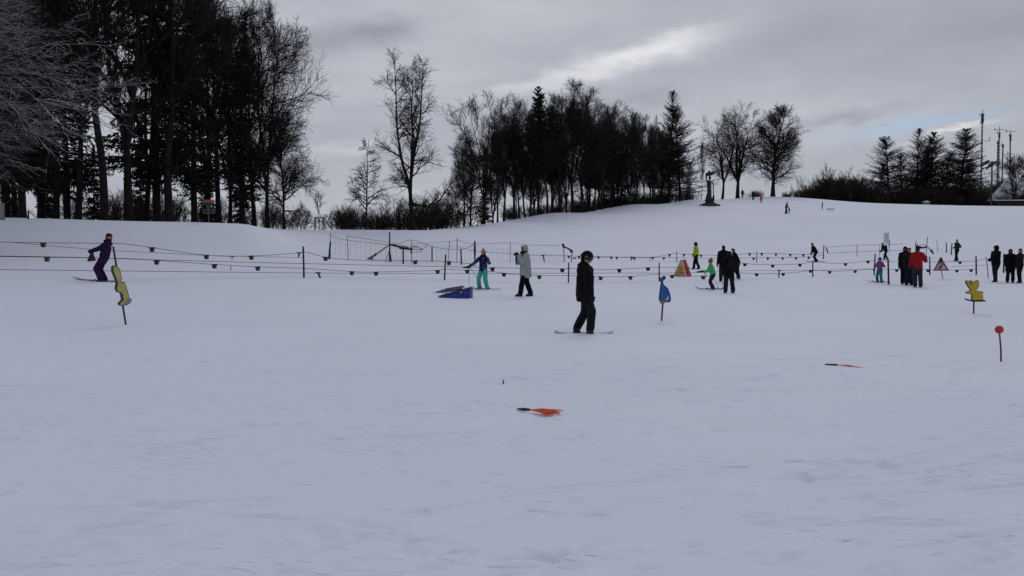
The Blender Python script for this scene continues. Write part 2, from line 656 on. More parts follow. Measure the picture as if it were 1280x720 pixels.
rs = random.Random(21)
for k in range(760):
    y_ = 3.5 + 16 * rs.random() ** 1.2
    x_ = rs.uniform(-.62, .62) * y_
    ang_ = rs.choice((rs.gauss(.22, .2), rs.gauss(.5, .2), rs.gauss(.6, .3), rs.gauss(-.3, .25), rs.uniform(-1, 1)))
    L_ = min(rs.lognormvariate(-1.2, .6), 1.6) * (.5 + y_ / 12)
    if vnoise(np.array([x_]), np.array([y_]), 2.2, 33)[0] > -.12:
        stroke(x_, y_, ang_, L_, rs.uniform(.022, .05) * (.6 + y_ / 14), rs.uniform(.012, .034), rs.gauss(0, .05), rs.uniform(.2, 1))
for k in range(420):                            # crumbs of crusted snow
    y_ = 3.5 + 11 * rs.random()
    x_ = rs.uniform(-.62, .62) * y_
    stroke(x_, y_, rs.uniform(-.9, .9), rs.uniform(.05, .22), rs.uniform(.025, .06), -rs.uniform(.012, .03), 0, 0)
for x_, y_, ang_, L_ in ((-.8, 8.3, .32, 2.6), (3.4, 7.6, .55, 3.0), (3.7, 7.3, .55, 2.4), (-4.2, 12.5, .03, 4.5), (.6, 6.5, .35, 1.8), (2.6, 5.3, .42, 1.4), (-2.2, 6.0, .20, 2.0),
                         (4.5, 10.2, .25, 2.5), (-1.5, 10.6, .12, 2.4), (5.4, 9.0, .6, 2.0), (-3.0, 5.0, .3, 1.2)):
    stroke(x_, y_, ang_, L_, .035, .024, .02, .7)
ny, nx = GX.shape
idx = np.arange(nx * ny).reshape(ny, nx)
Fq = np.stack([idx[:-1, :-1].ravel(), idx[:-1, 1:].ravel(), idx[1:, 1:].ravel(), idx[1:, :-1].ravel()], 1)
g = obj('snow_ground', mesh('snow_ground', np.stack([fx_, fy_, GZ.ravel()], 1), [Fq], True), SNOW)
g['kind'] = 'structure'
g['label'] = 'gently rising snow field with a bank on the left'

# ---------------------------------------------------------------- trees
def unit(v):
    return v / (np.linalg.norm(v, axis=-1, keepdims=True) + 1e-9)


def grow(P, D, L, nseg, wob, up, rg):
    """N branches at once: P (N,3) starts, D (N,3) directions, L (N,) lengths -> (N, nseg+1, 3)"""
    N = len(P)
    pts = np.empty((N, nseg + 1, 3))
    pts[:, 0] = P
    d = unit(D)
    upv = np.broadcast_to(np.asarray(up, float), (N,))[:, None] * np.array([0, 0, 1.])
    for k in range(nseg):
        d = unit(d + rg.normal(0, wob, (N, 3)) + upv)
        pts[:, k + 1] = pts[:, k] + d * (L / nseg)[:, None]
    return pts


def tubes(pts, r0, r1, sides):
    """r0, r1 (N,) -> V, F"""
    N, S, _ = pts.shape
    t = unit(np.gradient(pts, axis=1))
    m = unit(pts[:, -1] - pts[:, 0])
    ref = np.where(np.abs(m[:, 2:3]) < .8, np.array([[0, 0, 1.]]), np.array([[1., 0, 0]]))[:, None, :]
    u = unit(np.cross(t, np.broadcast_to(ref, t.shape)))
    w = np.cross(t, u)
    f = np.linspace(0, 1, S)[None, :]
    r = r0[:, None] * (1 - f) + r1[:, None] * f
    a = np.arange(sides) * 2 * np.pi / sides
    V = (pts[:, :, None, :] + r[:, :, None, None] * (np.cos(a)[None, None, :, None] * u[:, :, None, :]
         + np.sin(a)[None, None, :, None] * w[:, :, None, :])).reshape(-1, 3)
    i = np.arange(N)[:, None, None] * (S * sides) + np.arange(S - 1)[None, :, None] * sides
    k = np.arange(sides)[None, None, :]
    kn = (k + 1) % sides
    F = np.stack([i + k, i + kn, i + sides + kn, i + sides + k], -1).reshape(-1, 4)
    return V, F


class TB:
    def __init__(s):
        s.V, s.F, s.n = [], [], 0

    def add(s, V, F):
        s.V.append(V)
        s.F.append(F + s.n)
        s.n += len(V)

    def mesh(s, name, smooth=True):
        return mesh(name, np.concatenate(s.V), [np.concatenate(s.F)], smooth)


def spawn(pts, per, t0, t1, ang, angj, rg, flat=0.0, up=0.0):
    """children along each branch -> positions, directions, parameter, parent index"""
    N, S, _ = pts.shape
    pi = np.repeat(np.arange(N), per)
    t = (np.tile(np.arange(per), N) + rg.uniform(0, 1, N * per)) / per * (t1 - t0) + t0
    f = t * (S - 1)
    i = np.minimum(f.astype(int), S - 2)
    q = (f - i)[:, None]
    a, b = pts[pi, i], pts[pi, i + 1]
    tan = unit(b - a)
    rnd = rg.normal(0, 1, tan.shape)
    rnd[:, 2] *= (1 - flat)
    perp = unit(rnd - tan * np.sum(rnd * tan, 1, keepdims=True))
    th = np.radians(ang + rg.normal(0, angj, len(t)))[:, None]
    d = np.cos(th) * tan + np.sin(th) * perp + np.array([0, 0, up])
    return a + (b - a) * q, unit(d), t, pi


def bare_tree(seed, H, r=.28, fork=.3, spread=.22, leaders=3, limbs=16, up=.10, lean=0.0, prof='oval', ang=48,
              twig=1.0, mats=None, wob=.10, droop=0.0, n2=8, n3=7, n4=4, base_r=None, fan=.22):
    """bare broadleaf tree: returns (trunk mesh, crown mesh)"""
    rg = np.random.default_rng(seed)
    T, Cn = TB(), TB()
    fz = fork * H
    P = np.zeros((1, 3))
    tr = grow(P, np.array([[lean, 0, 1.]]), np.array([fz]), 6, .03, .05, rg)
    V, F = tubes(tr, np.array([r * 1.12]), np.array([r * (.82 if leaders == 1 else .70)]), 10)
    T.add(V, F)
    V, F = tubes(np.array([[[0, 0, -.5], [0, 0, .15], [0, 0, .7]]]) + 0 * tr[:, :1], np.array([r * 1.5]), np.array([r * 1.05]), 10)
    T.add(V, F)
    top = tr[:, -1]
    # leaders carry on to the top
    a = np.arange(leaders) * 2 * np.pi / max(leaders, 1) + rg.uniform(0, 6)
    tilt = 0.03 if leaders == 1 else fan
    D = np.stack([np.cos(a) * tilt * rg.uniform(.6, 1.3, leaders) + lean, np.sin(a) * tilt * rg.uniform(.6, 1.3, leaders),
                  np.ones(leaders)], 1)
    Ll = (H - fz) * rg.uniform(.86, 1.0, leaders)
    ld = grow(np.repeat(top, leaders, 0), D, Ll, 9, .055 if leaders == 1 else .085, .06, rg)
    rl = r * (.8 if leaders == 1 else .64) * np.ones(leaders)
    V, F = tubes(ld, rl, np.full(leaders, .02), 8)
    T.add(V, F)
    per = max(2, limbs // leaders)
    p, d, t, pi = spawn(ld, per, .02, .93, ang, 9, rg)
    if prof == 'oval':
        w = np.sin(np.pi * np.clip(.22 + .75 * t, 0, 1)) ** .8
    elif prof == 'cone':
        w = 1.08 - t
    elif prof == 'egg':
        w = np.minimum(1.0, .75 + t * 1.2) * (1.06 - t) ** .6
    elif prof == 'vase':
        w = .55 + .6 * np.sin(np.pi * np.clip(.1 + t * .9, 0, 1))
    else:
        w = .3 + .8 * t * (1.15 - t) * 3
    if prof in ('egg', 'cone'):
        kp = rg.random(len(t)) < .3 + .7 * w / w.max()
        p, d, t, pi, w = p[kp], d[kp], t[kp], pi[kp], w[kp]
    L1 = spread * H * w * rg.uniform(.75, 1.2, len(t)) + .3
    b1 = grow(p, d, L1, 7, wob, up, rg)
    r1 = np.minimum(rl[pi] * (1 - t) * .62 + .02, .05 + L1 * .014)
    V, F = tubes(b1, r1, np.full(len(r1), .012), 5)
    T.add(V, F)
    p, d, t2, pi2 = spawn(b1, n2, .15, .98, 42, 12, rg, .2, -.12 * droop)
    L2 = L1[pi2] * (.62 - .32 * t2) * rg.uniform(.6, 1.25, len(t2)) + .25
    b2 = grow(p, d, L2, 5, wob * 1.15, up * .9 - droop * .1, rg)
    r2 = np.minimum(r1[pi2] * (1 - t2) * .6 + .012, .035)
    V, F = tubes(b2, r2 * twig, np.full(len(r2), .009) * twig, 4)
    Cn.add(V, F)
    p, d, t3, pi3 = spawn(b2, n3, .12, 1.0, 40, 12, rg, .1, -.15 * droop)
    L3 = np.clip(L2[pi3] * (.6 - .25 * t3), .2, 1.6) * rg.uniform(.6, 1.3, len(t3))
    b3 = grow(p, d, L3, 3, wob * 1.3, up * .9 - droop * .14, rg)
    V, F = tubes(b3, np.full(len(L3), .014) * twig, np.full(len(L3), .007) * twig, 3)
    Cn.add(V, F)
    if n4:
        p, d, t4, pi4 = spawn(b3, n4, .2, 1.0, 38, 12, rg)
        L4 = np.clip(L3[pi4] * .55, .12, .6) * rg.uniform(.6, 1.3, len(t4))
        b4 = grow(p, d, L4, 1, .1, up - droop * .1, rg)
        V, F = tubes(b4, np.full(len(L4), .009) * twig, np.full(len(L4), .005) * twig, 3)
        Cn.add(V, F)
    return T.mesh('trunk'), Cn.mesh('crown')


def conifer(seed, H, r=.26, bare=.12, spread=.17, dens=9.0, angle=92, tipup=.05, ncurve=-.03, needle=.05, n2=12, n3=5,
            twig_len=.34, prof=.85, jag=.25, lean=0.0, hang=.12):
    rg = np.random.default_rng(seed)
    T, Cn = TB(), TB()
    tr = grow(np.zeros((1, 3)), np.array([[lean, 0, 1.]]), np.array([H]), 14, .012, .03, rg)
    V, F = tubes(tr, np.array([r * 1.1]), np.array([.015]), 10)
    T.add(V, F)
    V, F = tubes(np.array([[[0, 0, -.5], [0, 0, .15], [0, 0, .7]]]), np.array([r * 1.5]), np.array([r]), 10)
    T.add(V, F)
    N = int(H * dens)
    t = np.sort(rg.uniform(0, 1, N)) ** .95
    z = bare + (1 - bare) * t
    f = z * 14
    i = np.minimum(f.astype(int), 13)
    P = tr[0, i] + (tr[0, i + 1] - tr[0, i]) * (f - i)[:, None]
    a = rg.uniform(0, 2 * np.pi, N)
    gap = 1 - jag * (.5 + .5 * np.sin(a * 2 + z * 23 + seed)) - jag * rg.uniform(0, .8, N)
    L = spread * H * ((1 - t) ** prof * .93 + .05) * gap * np.clip(.45 + t * 5, 0, 1)
    th = np.radians(angle - 38 * t ** 2 + rg.normal(0, 5, N))
    D = np.stack([np.sin(th) * np.cos(a), np.sin(th) * np.sin(a), np.cos(th)], 1)
    b1 = grow(P, D, L, 6, .05, ncurve, rg)
    b1[:, 4:, 2] += (np.array([.2, .6, 1.0]) * tipup)[None, :] * L[:, None]
    V, F = tubes(b1, np.minimum(.02 + L * .013, .07), np.full(N, .012), 4)
    T.add(V, F)
    p, d, t2, pi = spawn(b1, n2, .1, 1.0, 58, 10, rg, .75)
    L2 = np.clip(L[pi] * twig_len * (1.1 - .75 * t2), .12, 1.5) * rg.uniform(.7, 1.3, len(t2))
    b2 = grow(p, d, L2, 3, .1, -hang, rg)
    V, F = tubes(b2, np.full(len(L2), needle), np.full(len(L2), needle * .4), 3)
    Cn.add(V, F)
    if n3:
        p, d, t3, pi3 = spawn(b2, n3, .1, 1.0, 48, 12, rg, .5)
        L3 = np.clip(L2[pi3] * .5, .1, .5) * rg.uniform(.6, 1.3, len(t3))
        b3 = grow(p, d, L3, 1, .1, -hang * 1.6, rg)
        V, F = tubes(b3, np.full(len(L3), needle * .85), np.full(len(L3), needle * .3), 3)
        Cn.add(V, F)
    return T.mesh('trunk'), Cn.mesh('crown')


def scrub(seed, H, Wd, stems=26, n2=8, n3=8, twig=1.0):
    rg = np.random.default_rng(seed)
    T, Cn = TB(), TB()
    P = np.stack([rg.normal(0, Wd * .22, stems), rg.normal(0, Wd * .22, stems), np.full(stems, -.2)], 1)
    D = np.stack([P[:, 0] / Wd * 1.1, P[:, 1] / Wd * 1.1, np.ones(stems)], 1) + rg.normal(0, .16, (stems, 3))
    L = H * rg.uniform(.6, 1.05, stems)
    b1 = grow(P, D, L, 6, .1, .04, rg)
    V, F = tubes(b1, np.full(stems, .03), np.full(stems, .008), 4)
    T.add(V, F)
    p, d, t, pi = spawn(b1, n2, .08, .98, 38, 12, rg)
    L2 = L[pi] * (.5 - .25 * t) * rg.uniform(.6, 1.3, len(t))
    b2 = grow(p, d, L2, 4, .12, .05, rg)
    V, F = tubes(b2, np.full(len(L2), .016) * twig, np.full(len(L2), .008) * twig, 3)
    Cn.add(V, F)
    p, d, t, pi = spawn(b2, n3, .1, 1.0, 40, 12, rg)
    L3 = L2[pi] * .5 * rg.uniform(.5, 1.3, len(t))
    b3 = grow(p, d, L3, 2, .12, .05, rg)
    V, F = tubes(b3, np.full(len(L3), .011) * twig, np.full(len(L3), .006) * twig, 3)
    Cn.add(V, F)
    return T.mesh('stems'), Cn.mesh('twigs')


PROTO = {}


def plant(key, name, label, cat, at, rz=None, group=None, scale=1.0, cm=None, tm=None):
    """puts a copy of the tree form `key` on the snow at point `at`"""
    tmsh, cmsh, a, b = PROTO[key]
    t = thing(name, label, cat, at, rng.uniform(0, 6.28) if rz is None else rz, group)
    s = scale if hasattr(scale, '__len__') else (scale,) * 3
    t.scale = s
    names = ('stems', 'twigs') if cat in ('shrub', 'bush') else ('trunk', 'crown')
    obj(names[0], tmsh, None, t)
    obj(names[1], cmsh, None, t)
    return t


def proto(key, pair, m1, m2):
    pair[0].materials.append(m1)
    pair[1].materials.append(m2)
    V = np.empty(len(pair[0].vertices) * 3, np.float32)
    pair[0].vertices.foreach_get('co', V)
    PROTO[key] = (pair[0], pair[1], m1, m2)


# forms (heights in metres)
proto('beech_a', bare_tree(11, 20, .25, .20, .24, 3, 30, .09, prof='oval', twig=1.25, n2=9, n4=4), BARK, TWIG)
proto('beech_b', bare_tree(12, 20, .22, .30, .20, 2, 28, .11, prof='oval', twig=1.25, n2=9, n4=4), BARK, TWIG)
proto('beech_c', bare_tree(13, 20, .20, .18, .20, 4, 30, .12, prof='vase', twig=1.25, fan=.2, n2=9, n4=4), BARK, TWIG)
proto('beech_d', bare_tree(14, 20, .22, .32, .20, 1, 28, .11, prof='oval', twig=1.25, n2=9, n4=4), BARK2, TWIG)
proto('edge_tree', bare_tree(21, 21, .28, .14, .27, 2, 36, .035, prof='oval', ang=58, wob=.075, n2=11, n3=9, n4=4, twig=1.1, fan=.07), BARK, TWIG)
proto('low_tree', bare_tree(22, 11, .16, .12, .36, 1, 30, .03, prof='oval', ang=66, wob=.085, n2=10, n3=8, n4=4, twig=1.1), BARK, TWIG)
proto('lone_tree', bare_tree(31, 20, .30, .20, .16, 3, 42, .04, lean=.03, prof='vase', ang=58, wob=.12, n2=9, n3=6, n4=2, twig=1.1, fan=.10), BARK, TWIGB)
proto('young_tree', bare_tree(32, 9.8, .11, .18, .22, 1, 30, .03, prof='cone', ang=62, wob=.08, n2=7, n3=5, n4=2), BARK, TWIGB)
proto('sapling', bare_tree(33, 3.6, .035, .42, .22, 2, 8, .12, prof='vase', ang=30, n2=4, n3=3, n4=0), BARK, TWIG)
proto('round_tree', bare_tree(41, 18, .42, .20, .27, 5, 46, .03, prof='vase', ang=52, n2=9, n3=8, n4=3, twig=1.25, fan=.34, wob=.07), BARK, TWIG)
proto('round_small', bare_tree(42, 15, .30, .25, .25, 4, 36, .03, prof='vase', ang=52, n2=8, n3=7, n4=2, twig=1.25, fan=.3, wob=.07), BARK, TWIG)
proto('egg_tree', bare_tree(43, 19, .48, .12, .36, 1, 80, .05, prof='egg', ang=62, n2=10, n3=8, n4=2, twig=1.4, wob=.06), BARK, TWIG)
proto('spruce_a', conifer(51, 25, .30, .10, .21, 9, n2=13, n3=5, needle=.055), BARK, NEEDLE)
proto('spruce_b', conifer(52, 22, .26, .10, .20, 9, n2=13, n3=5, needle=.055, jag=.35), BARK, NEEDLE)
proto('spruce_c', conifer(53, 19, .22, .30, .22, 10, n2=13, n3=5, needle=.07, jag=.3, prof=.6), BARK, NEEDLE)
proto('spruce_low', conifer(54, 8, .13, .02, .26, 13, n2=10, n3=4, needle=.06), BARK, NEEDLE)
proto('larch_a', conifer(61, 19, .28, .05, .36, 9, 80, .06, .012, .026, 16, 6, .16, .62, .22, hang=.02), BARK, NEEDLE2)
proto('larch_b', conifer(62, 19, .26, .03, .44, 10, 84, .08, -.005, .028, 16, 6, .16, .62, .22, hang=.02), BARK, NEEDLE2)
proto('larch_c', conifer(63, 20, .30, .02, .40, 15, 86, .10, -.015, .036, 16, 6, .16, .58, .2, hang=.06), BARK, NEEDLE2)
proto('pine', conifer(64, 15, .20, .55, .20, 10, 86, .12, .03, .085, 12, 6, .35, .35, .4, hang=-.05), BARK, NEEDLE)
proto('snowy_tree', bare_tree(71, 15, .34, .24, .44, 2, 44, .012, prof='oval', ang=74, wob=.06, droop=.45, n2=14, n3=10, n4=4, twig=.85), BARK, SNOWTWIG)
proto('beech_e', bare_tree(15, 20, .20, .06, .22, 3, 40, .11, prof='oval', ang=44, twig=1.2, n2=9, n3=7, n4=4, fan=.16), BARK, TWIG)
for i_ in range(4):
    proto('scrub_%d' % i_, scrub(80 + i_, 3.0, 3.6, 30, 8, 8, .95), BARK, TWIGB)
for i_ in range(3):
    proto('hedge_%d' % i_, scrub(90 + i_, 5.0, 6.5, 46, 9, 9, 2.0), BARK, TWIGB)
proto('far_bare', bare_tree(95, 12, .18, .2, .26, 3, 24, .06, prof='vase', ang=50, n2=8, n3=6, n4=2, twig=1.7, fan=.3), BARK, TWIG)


def tree_at(key, px, Y, H, name, label, cat='tree', group=None, H0=None, rz=None, wide=1.0):
    base = {'beech_a': 20, 'beech_b': 20, 'beech_c': 20, 'beech_d': 20, 'edge_tree': 21, 'low_tree': 11, 'lone_tree': 20,
            'young_tree': 9.8, 'sapling': 3.6, 'round_tree': 18, 'round_small': 15, 'egg_tree': 19, 'spruce_a': 25, 'spruce_b': 22,
            'spruce_c': 19, 'spruce_low': 8, 'larch_a': 19, 'larch_b': 19, 'larch_c': 20, 'pine': 15, 'snowy_tree': 15,
            'far_bare': 12, 'beech_e': 20}
    b0 = base.get(key, 3.0 if key.startswith('scrub') else 5.0)
    p = gp(px, Y)
    s = H / b0
    return plant(key, name, label, cat, p, rz, group, (s * wide, s * wide, s))


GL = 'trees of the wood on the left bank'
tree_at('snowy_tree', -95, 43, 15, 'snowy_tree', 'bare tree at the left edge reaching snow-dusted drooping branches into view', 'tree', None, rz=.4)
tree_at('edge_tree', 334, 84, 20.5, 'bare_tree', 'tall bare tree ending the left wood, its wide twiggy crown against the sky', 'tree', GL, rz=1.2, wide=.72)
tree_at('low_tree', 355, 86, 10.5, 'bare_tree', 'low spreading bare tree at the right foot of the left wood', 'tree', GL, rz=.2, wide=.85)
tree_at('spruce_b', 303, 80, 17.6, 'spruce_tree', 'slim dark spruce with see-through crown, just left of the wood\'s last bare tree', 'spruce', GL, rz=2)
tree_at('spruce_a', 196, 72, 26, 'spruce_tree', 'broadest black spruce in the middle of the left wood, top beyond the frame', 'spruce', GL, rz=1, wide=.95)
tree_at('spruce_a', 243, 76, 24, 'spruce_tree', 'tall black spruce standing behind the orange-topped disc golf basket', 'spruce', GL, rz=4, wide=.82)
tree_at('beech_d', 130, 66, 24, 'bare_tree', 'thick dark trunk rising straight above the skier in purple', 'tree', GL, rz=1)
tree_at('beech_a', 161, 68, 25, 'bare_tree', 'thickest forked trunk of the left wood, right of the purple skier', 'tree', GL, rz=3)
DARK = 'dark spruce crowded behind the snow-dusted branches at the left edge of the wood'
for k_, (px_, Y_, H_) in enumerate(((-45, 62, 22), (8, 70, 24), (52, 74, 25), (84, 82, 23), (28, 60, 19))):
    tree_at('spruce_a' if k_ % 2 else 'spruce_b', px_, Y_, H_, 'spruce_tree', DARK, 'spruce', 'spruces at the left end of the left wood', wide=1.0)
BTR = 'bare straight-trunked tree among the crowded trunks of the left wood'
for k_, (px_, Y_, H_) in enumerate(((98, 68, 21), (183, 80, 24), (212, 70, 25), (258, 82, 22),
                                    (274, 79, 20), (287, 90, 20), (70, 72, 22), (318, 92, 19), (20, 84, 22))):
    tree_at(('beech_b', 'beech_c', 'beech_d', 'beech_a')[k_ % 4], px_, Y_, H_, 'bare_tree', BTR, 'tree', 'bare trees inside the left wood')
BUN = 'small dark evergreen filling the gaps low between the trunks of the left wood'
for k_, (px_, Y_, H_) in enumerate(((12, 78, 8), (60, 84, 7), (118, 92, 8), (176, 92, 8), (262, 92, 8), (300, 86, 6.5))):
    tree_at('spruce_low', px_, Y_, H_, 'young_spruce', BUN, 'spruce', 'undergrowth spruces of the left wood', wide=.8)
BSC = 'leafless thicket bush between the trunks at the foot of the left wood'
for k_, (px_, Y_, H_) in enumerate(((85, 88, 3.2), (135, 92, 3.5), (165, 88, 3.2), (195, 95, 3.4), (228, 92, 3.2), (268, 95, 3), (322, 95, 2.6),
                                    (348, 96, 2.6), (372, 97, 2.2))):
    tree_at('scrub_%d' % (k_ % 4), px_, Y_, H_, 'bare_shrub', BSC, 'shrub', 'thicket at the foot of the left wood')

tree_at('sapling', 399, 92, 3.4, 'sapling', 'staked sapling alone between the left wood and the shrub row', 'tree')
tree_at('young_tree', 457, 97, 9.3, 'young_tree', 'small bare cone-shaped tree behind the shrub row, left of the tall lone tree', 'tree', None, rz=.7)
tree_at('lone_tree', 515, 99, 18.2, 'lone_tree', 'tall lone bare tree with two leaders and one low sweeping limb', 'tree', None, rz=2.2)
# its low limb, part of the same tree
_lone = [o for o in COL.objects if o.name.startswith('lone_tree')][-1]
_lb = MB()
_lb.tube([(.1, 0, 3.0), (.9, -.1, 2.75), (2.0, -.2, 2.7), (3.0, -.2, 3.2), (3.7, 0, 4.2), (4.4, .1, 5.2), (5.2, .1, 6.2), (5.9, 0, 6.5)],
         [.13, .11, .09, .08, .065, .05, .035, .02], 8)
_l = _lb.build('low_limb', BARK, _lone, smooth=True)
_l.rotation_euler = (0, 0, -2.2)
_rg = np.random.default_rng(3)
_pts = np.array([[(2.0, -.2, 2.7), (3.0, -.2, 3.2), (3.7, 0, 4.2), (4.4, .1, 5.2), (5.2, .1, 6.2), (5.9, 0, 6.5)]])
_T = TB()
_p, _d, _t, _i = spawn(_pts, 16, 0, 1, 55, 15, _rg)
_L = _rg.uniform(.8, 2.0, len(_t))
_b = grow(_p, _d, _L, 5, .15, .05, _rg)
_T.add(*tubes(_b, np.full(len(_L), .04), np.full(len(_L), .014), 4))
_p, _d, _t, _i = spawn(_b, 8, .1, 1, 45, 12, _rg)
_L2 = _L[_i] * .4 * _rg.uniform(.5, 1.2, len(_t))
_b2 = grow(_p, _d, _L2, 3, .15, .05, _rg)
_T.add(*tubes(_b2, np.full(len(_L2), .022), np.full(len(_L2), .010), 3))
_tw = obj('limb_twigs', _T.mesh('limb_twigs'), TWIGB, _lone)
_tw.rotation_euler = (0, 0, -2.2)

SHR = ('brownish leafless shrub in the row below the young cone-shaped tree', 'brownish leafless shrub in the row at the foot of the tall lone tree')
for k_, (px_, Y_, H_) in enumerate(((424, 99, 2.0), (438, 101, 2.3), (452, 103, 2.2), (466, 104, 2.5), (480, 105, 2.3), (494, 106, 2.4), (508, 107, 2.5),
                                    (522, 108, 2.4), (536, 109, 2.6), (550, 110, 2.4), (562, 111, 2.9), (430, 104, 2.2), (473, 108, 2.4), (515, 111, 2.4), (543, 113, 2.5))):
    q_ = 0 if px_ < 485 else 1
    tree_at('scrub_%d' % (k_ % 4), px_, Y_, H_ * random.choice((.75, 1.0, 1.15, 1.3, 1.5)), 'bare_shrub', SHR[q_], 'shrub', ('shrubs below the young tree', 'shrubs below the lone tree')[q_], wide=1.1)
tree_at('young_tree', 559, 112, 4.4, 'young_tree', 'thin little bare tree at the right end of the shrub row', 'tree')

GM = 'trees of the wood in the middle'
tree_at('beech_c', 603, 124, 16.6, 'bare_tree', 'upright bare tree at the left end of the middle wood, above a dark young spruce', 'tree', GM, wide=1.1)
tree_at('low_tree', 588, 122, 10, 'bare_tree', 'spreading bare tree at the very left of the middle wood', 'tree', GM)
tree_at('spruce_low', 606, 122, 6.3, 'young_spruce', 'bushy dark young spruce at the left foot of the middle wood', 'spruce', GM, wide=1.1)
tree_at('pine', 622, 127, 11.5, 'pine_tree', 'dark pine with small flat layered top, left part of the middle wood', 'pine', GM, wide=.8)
tree_at('beech_a', 643, 130, 15.6, 'bare_tree', 'wide bare crown left of the dark spruce in the middle wood', 'tree', GM)
tree_at('spruce_c', 673, 134, 17.6, 'spruce_tree', 'dark spruce with pointed top and bare lower trunk in the middle wood', 'spruce', GM, wide=.95)
tree_at('spruce_c', 690, 139, 15.5, 'spruce_tree', 'dark blunt evergreen pressed against the right of the pointed spruce', 'spruce', GM, wide=1.0)
tree_at('beech_a', 716, 139, 18.6, 'bare_tree', 'tallest and broadest bare tree of the middle wood', 'tree', GM, wide=1.15, rz=2)
tree_at('spruce_c', 737, 150, 12.5, 'spruce_tree', 'low dark evergreen behind the right side of the tallest bare tree', 'spruce', GM, wide=1.25)
tree_at('larch_c', 768, 154, 13, 'spruce_tree', 'dense dark evergreen in the right half of the middle wood', 'spruce', GM, wide=1.1)
tree_at('larch_a', 836, 170, 19.3, 'larch_tree', 'tallest bare larch at the right end of the middle wood', 'larch', GM, wide=.9)
tree_at('larch_b', 850, 172, 16.6, 'larch_tree', 'bare larch ending the middle wood on the right, branches stretched to the statue', 'larch', GM, wide=1.1)
tree_at('beech_d', 877, 190, 11.5, 'bare_tree', 'thin bare tree right behind the dark statue on the hill', 'tree', None, wide=.35)
BMD = 'bare tree lost among the dense trunks and twigs of the middle wood'
for k_, (px_, Y_, H_) in enumerate(((580, 131, 13.5), (616, 134, 14.5), (630, 129, 14), (656, 136, 15.5), (663, 130, 13), (684, 133, 14), (700, 137, 16.5), (708, 146, 17.5), (727, 143, 17),
                                    (742, 146, 16.5), (753, 149, 15.5), (764, 151, 15.2), (776, 153, 15), (786, 158, 14.8), (796, 160, 15),
                                    (806, 163, 14.5), (818, 166, 14), (828, 175, 13), (748, 162, 15), (782, 168, 15), (812, 174, 14.5), (690, 152, 14), (862, 182, 8), (646, 150, 9), (676, 155, 9.5), (702, 160, 10), (730, 168, 10), (757, 172, 10.5), (790, 178, 10), (815, 182, 10), (840, 186, 9.5), (668, 142, 15), (735, 156, 16), (771, 163, 15), (824, 171, 13.5), (845, 178, 11), (649, 138, 13))):
    tree_at(('beech_b', 'beech_e', 'beech_a', 'beech_c', 'beech_e', 'beech_d')[k_ % 6], px_, Y_, H_, 'bare_tree', BMD, 'tree', 'bare trees inside the middle wood')
BMU = 'dark undergrowth shrub between the trunks of the middle wood'
for k_, (px_, Y_, H_) in enumerate(((640, 140, 3), (668, 146, 3.2), (694, 150, 3.4), (722, 158, 3.4), (750, 164, 3.6), (778, 168, 3.6), (806, 174, 3.8),
                                    (834, 182, 4), (856, 186, 3.8), (735, 168, 4), (795, 182, 4.5), (822, 186, 4.5), (764, 176, 4.5))):
    tree_at('hedge_%d' % (k_ % 3), px_, Y_, H_ * .7, 'dark_shrub', BMU, 'shrub', 'undergrowth of the middle wood')

tree_at('round_small', 903, 196, 14.2, 'bare_tree', 'smallest of three bare trees on the hilltop, just right of the statue', 'tree', 'three bare trees on the hilltop', rz=1)
tree_at('round_tree', 922, 197, 17.2, 'bare_tree', 'round-crowned bare tree between the other two on the hilltop', 'tree', 'three bare trees on the hilltop', rz=.5)
tree_at('egg_tree', 966, 199, 18.4, 'bare_tree', 'egg-shaped bare tree, rightmost of the three on the hilltop', 'tree', 'three bare trees on the hilltop', rz=2)
HDG = 'dark leafless hedge bush in the thicket right of the three hilltop trees'
for k_, (px_, Y_, H_) in enumerate(((945, 206, 2.4), (985, 206, 2.4), (1002, 204, 3.2), (1016, 206, 4.4), (1030, 204, 5.8), (1044, 208, 7.0), (1058, 206, 6.4), (1072, 208, 7.0),
                                    (1088, 206, 7.2), (1052, 218, 6.5), (1080, 220, 7.5))):
    tree_at('hedge_%d' % (k_ % 3), px_, Y_, H_ * random.uniform(.62, 1.0), 'hedge_bush', HDG, 'bush', 'hedge bushes on the right of the hill', wide=.95)
for k_, (px_, Y_, H_, key_, l_) in enumerate(((1112, 214, 15.5, 'larch_b', 'leftmost larch of the dark group on the right, drooping bare branches'),
                                              (1144, 216, 17.5, 'larch_a', 'slender spiky larch, second from the left in the right-hand group'),
                                              (1162, 215, 16.5, 'larch_c', 'dense larch between the slender one and the broad one on the right'),
                                              (1199, 213, 17.2, 'larch_c', 'broadest dark larch, rightmost of its group beside the masts'))):
    tree_at(key_, px_, Y_, H_, 'larch_tree', l_, 'larch', 'larches on the right', wide=(1.45, 1.15, 1.4, 1.4)[k_])
for k_, (px_, Y_, H_, key_) in enumerate(((1127, 222, 13.0, 'larch_b'), (1153, 224, 14.5, 'larch_c'), (1180, 224, 13.5, 'larch_b'), (1214, 224, 11.5, 'larch_c'), (1100, 224, 10.5, 'larch_b'))):
    tree_at(key_, px_, Y_, H_, 'larch_tree', 'lower larch half hidden behind the four taller ones on the right', 'larch', 'lower larches on the right', wide=1.3)
HDR = 'dark thicket bush filling the foot of the larches on the right'
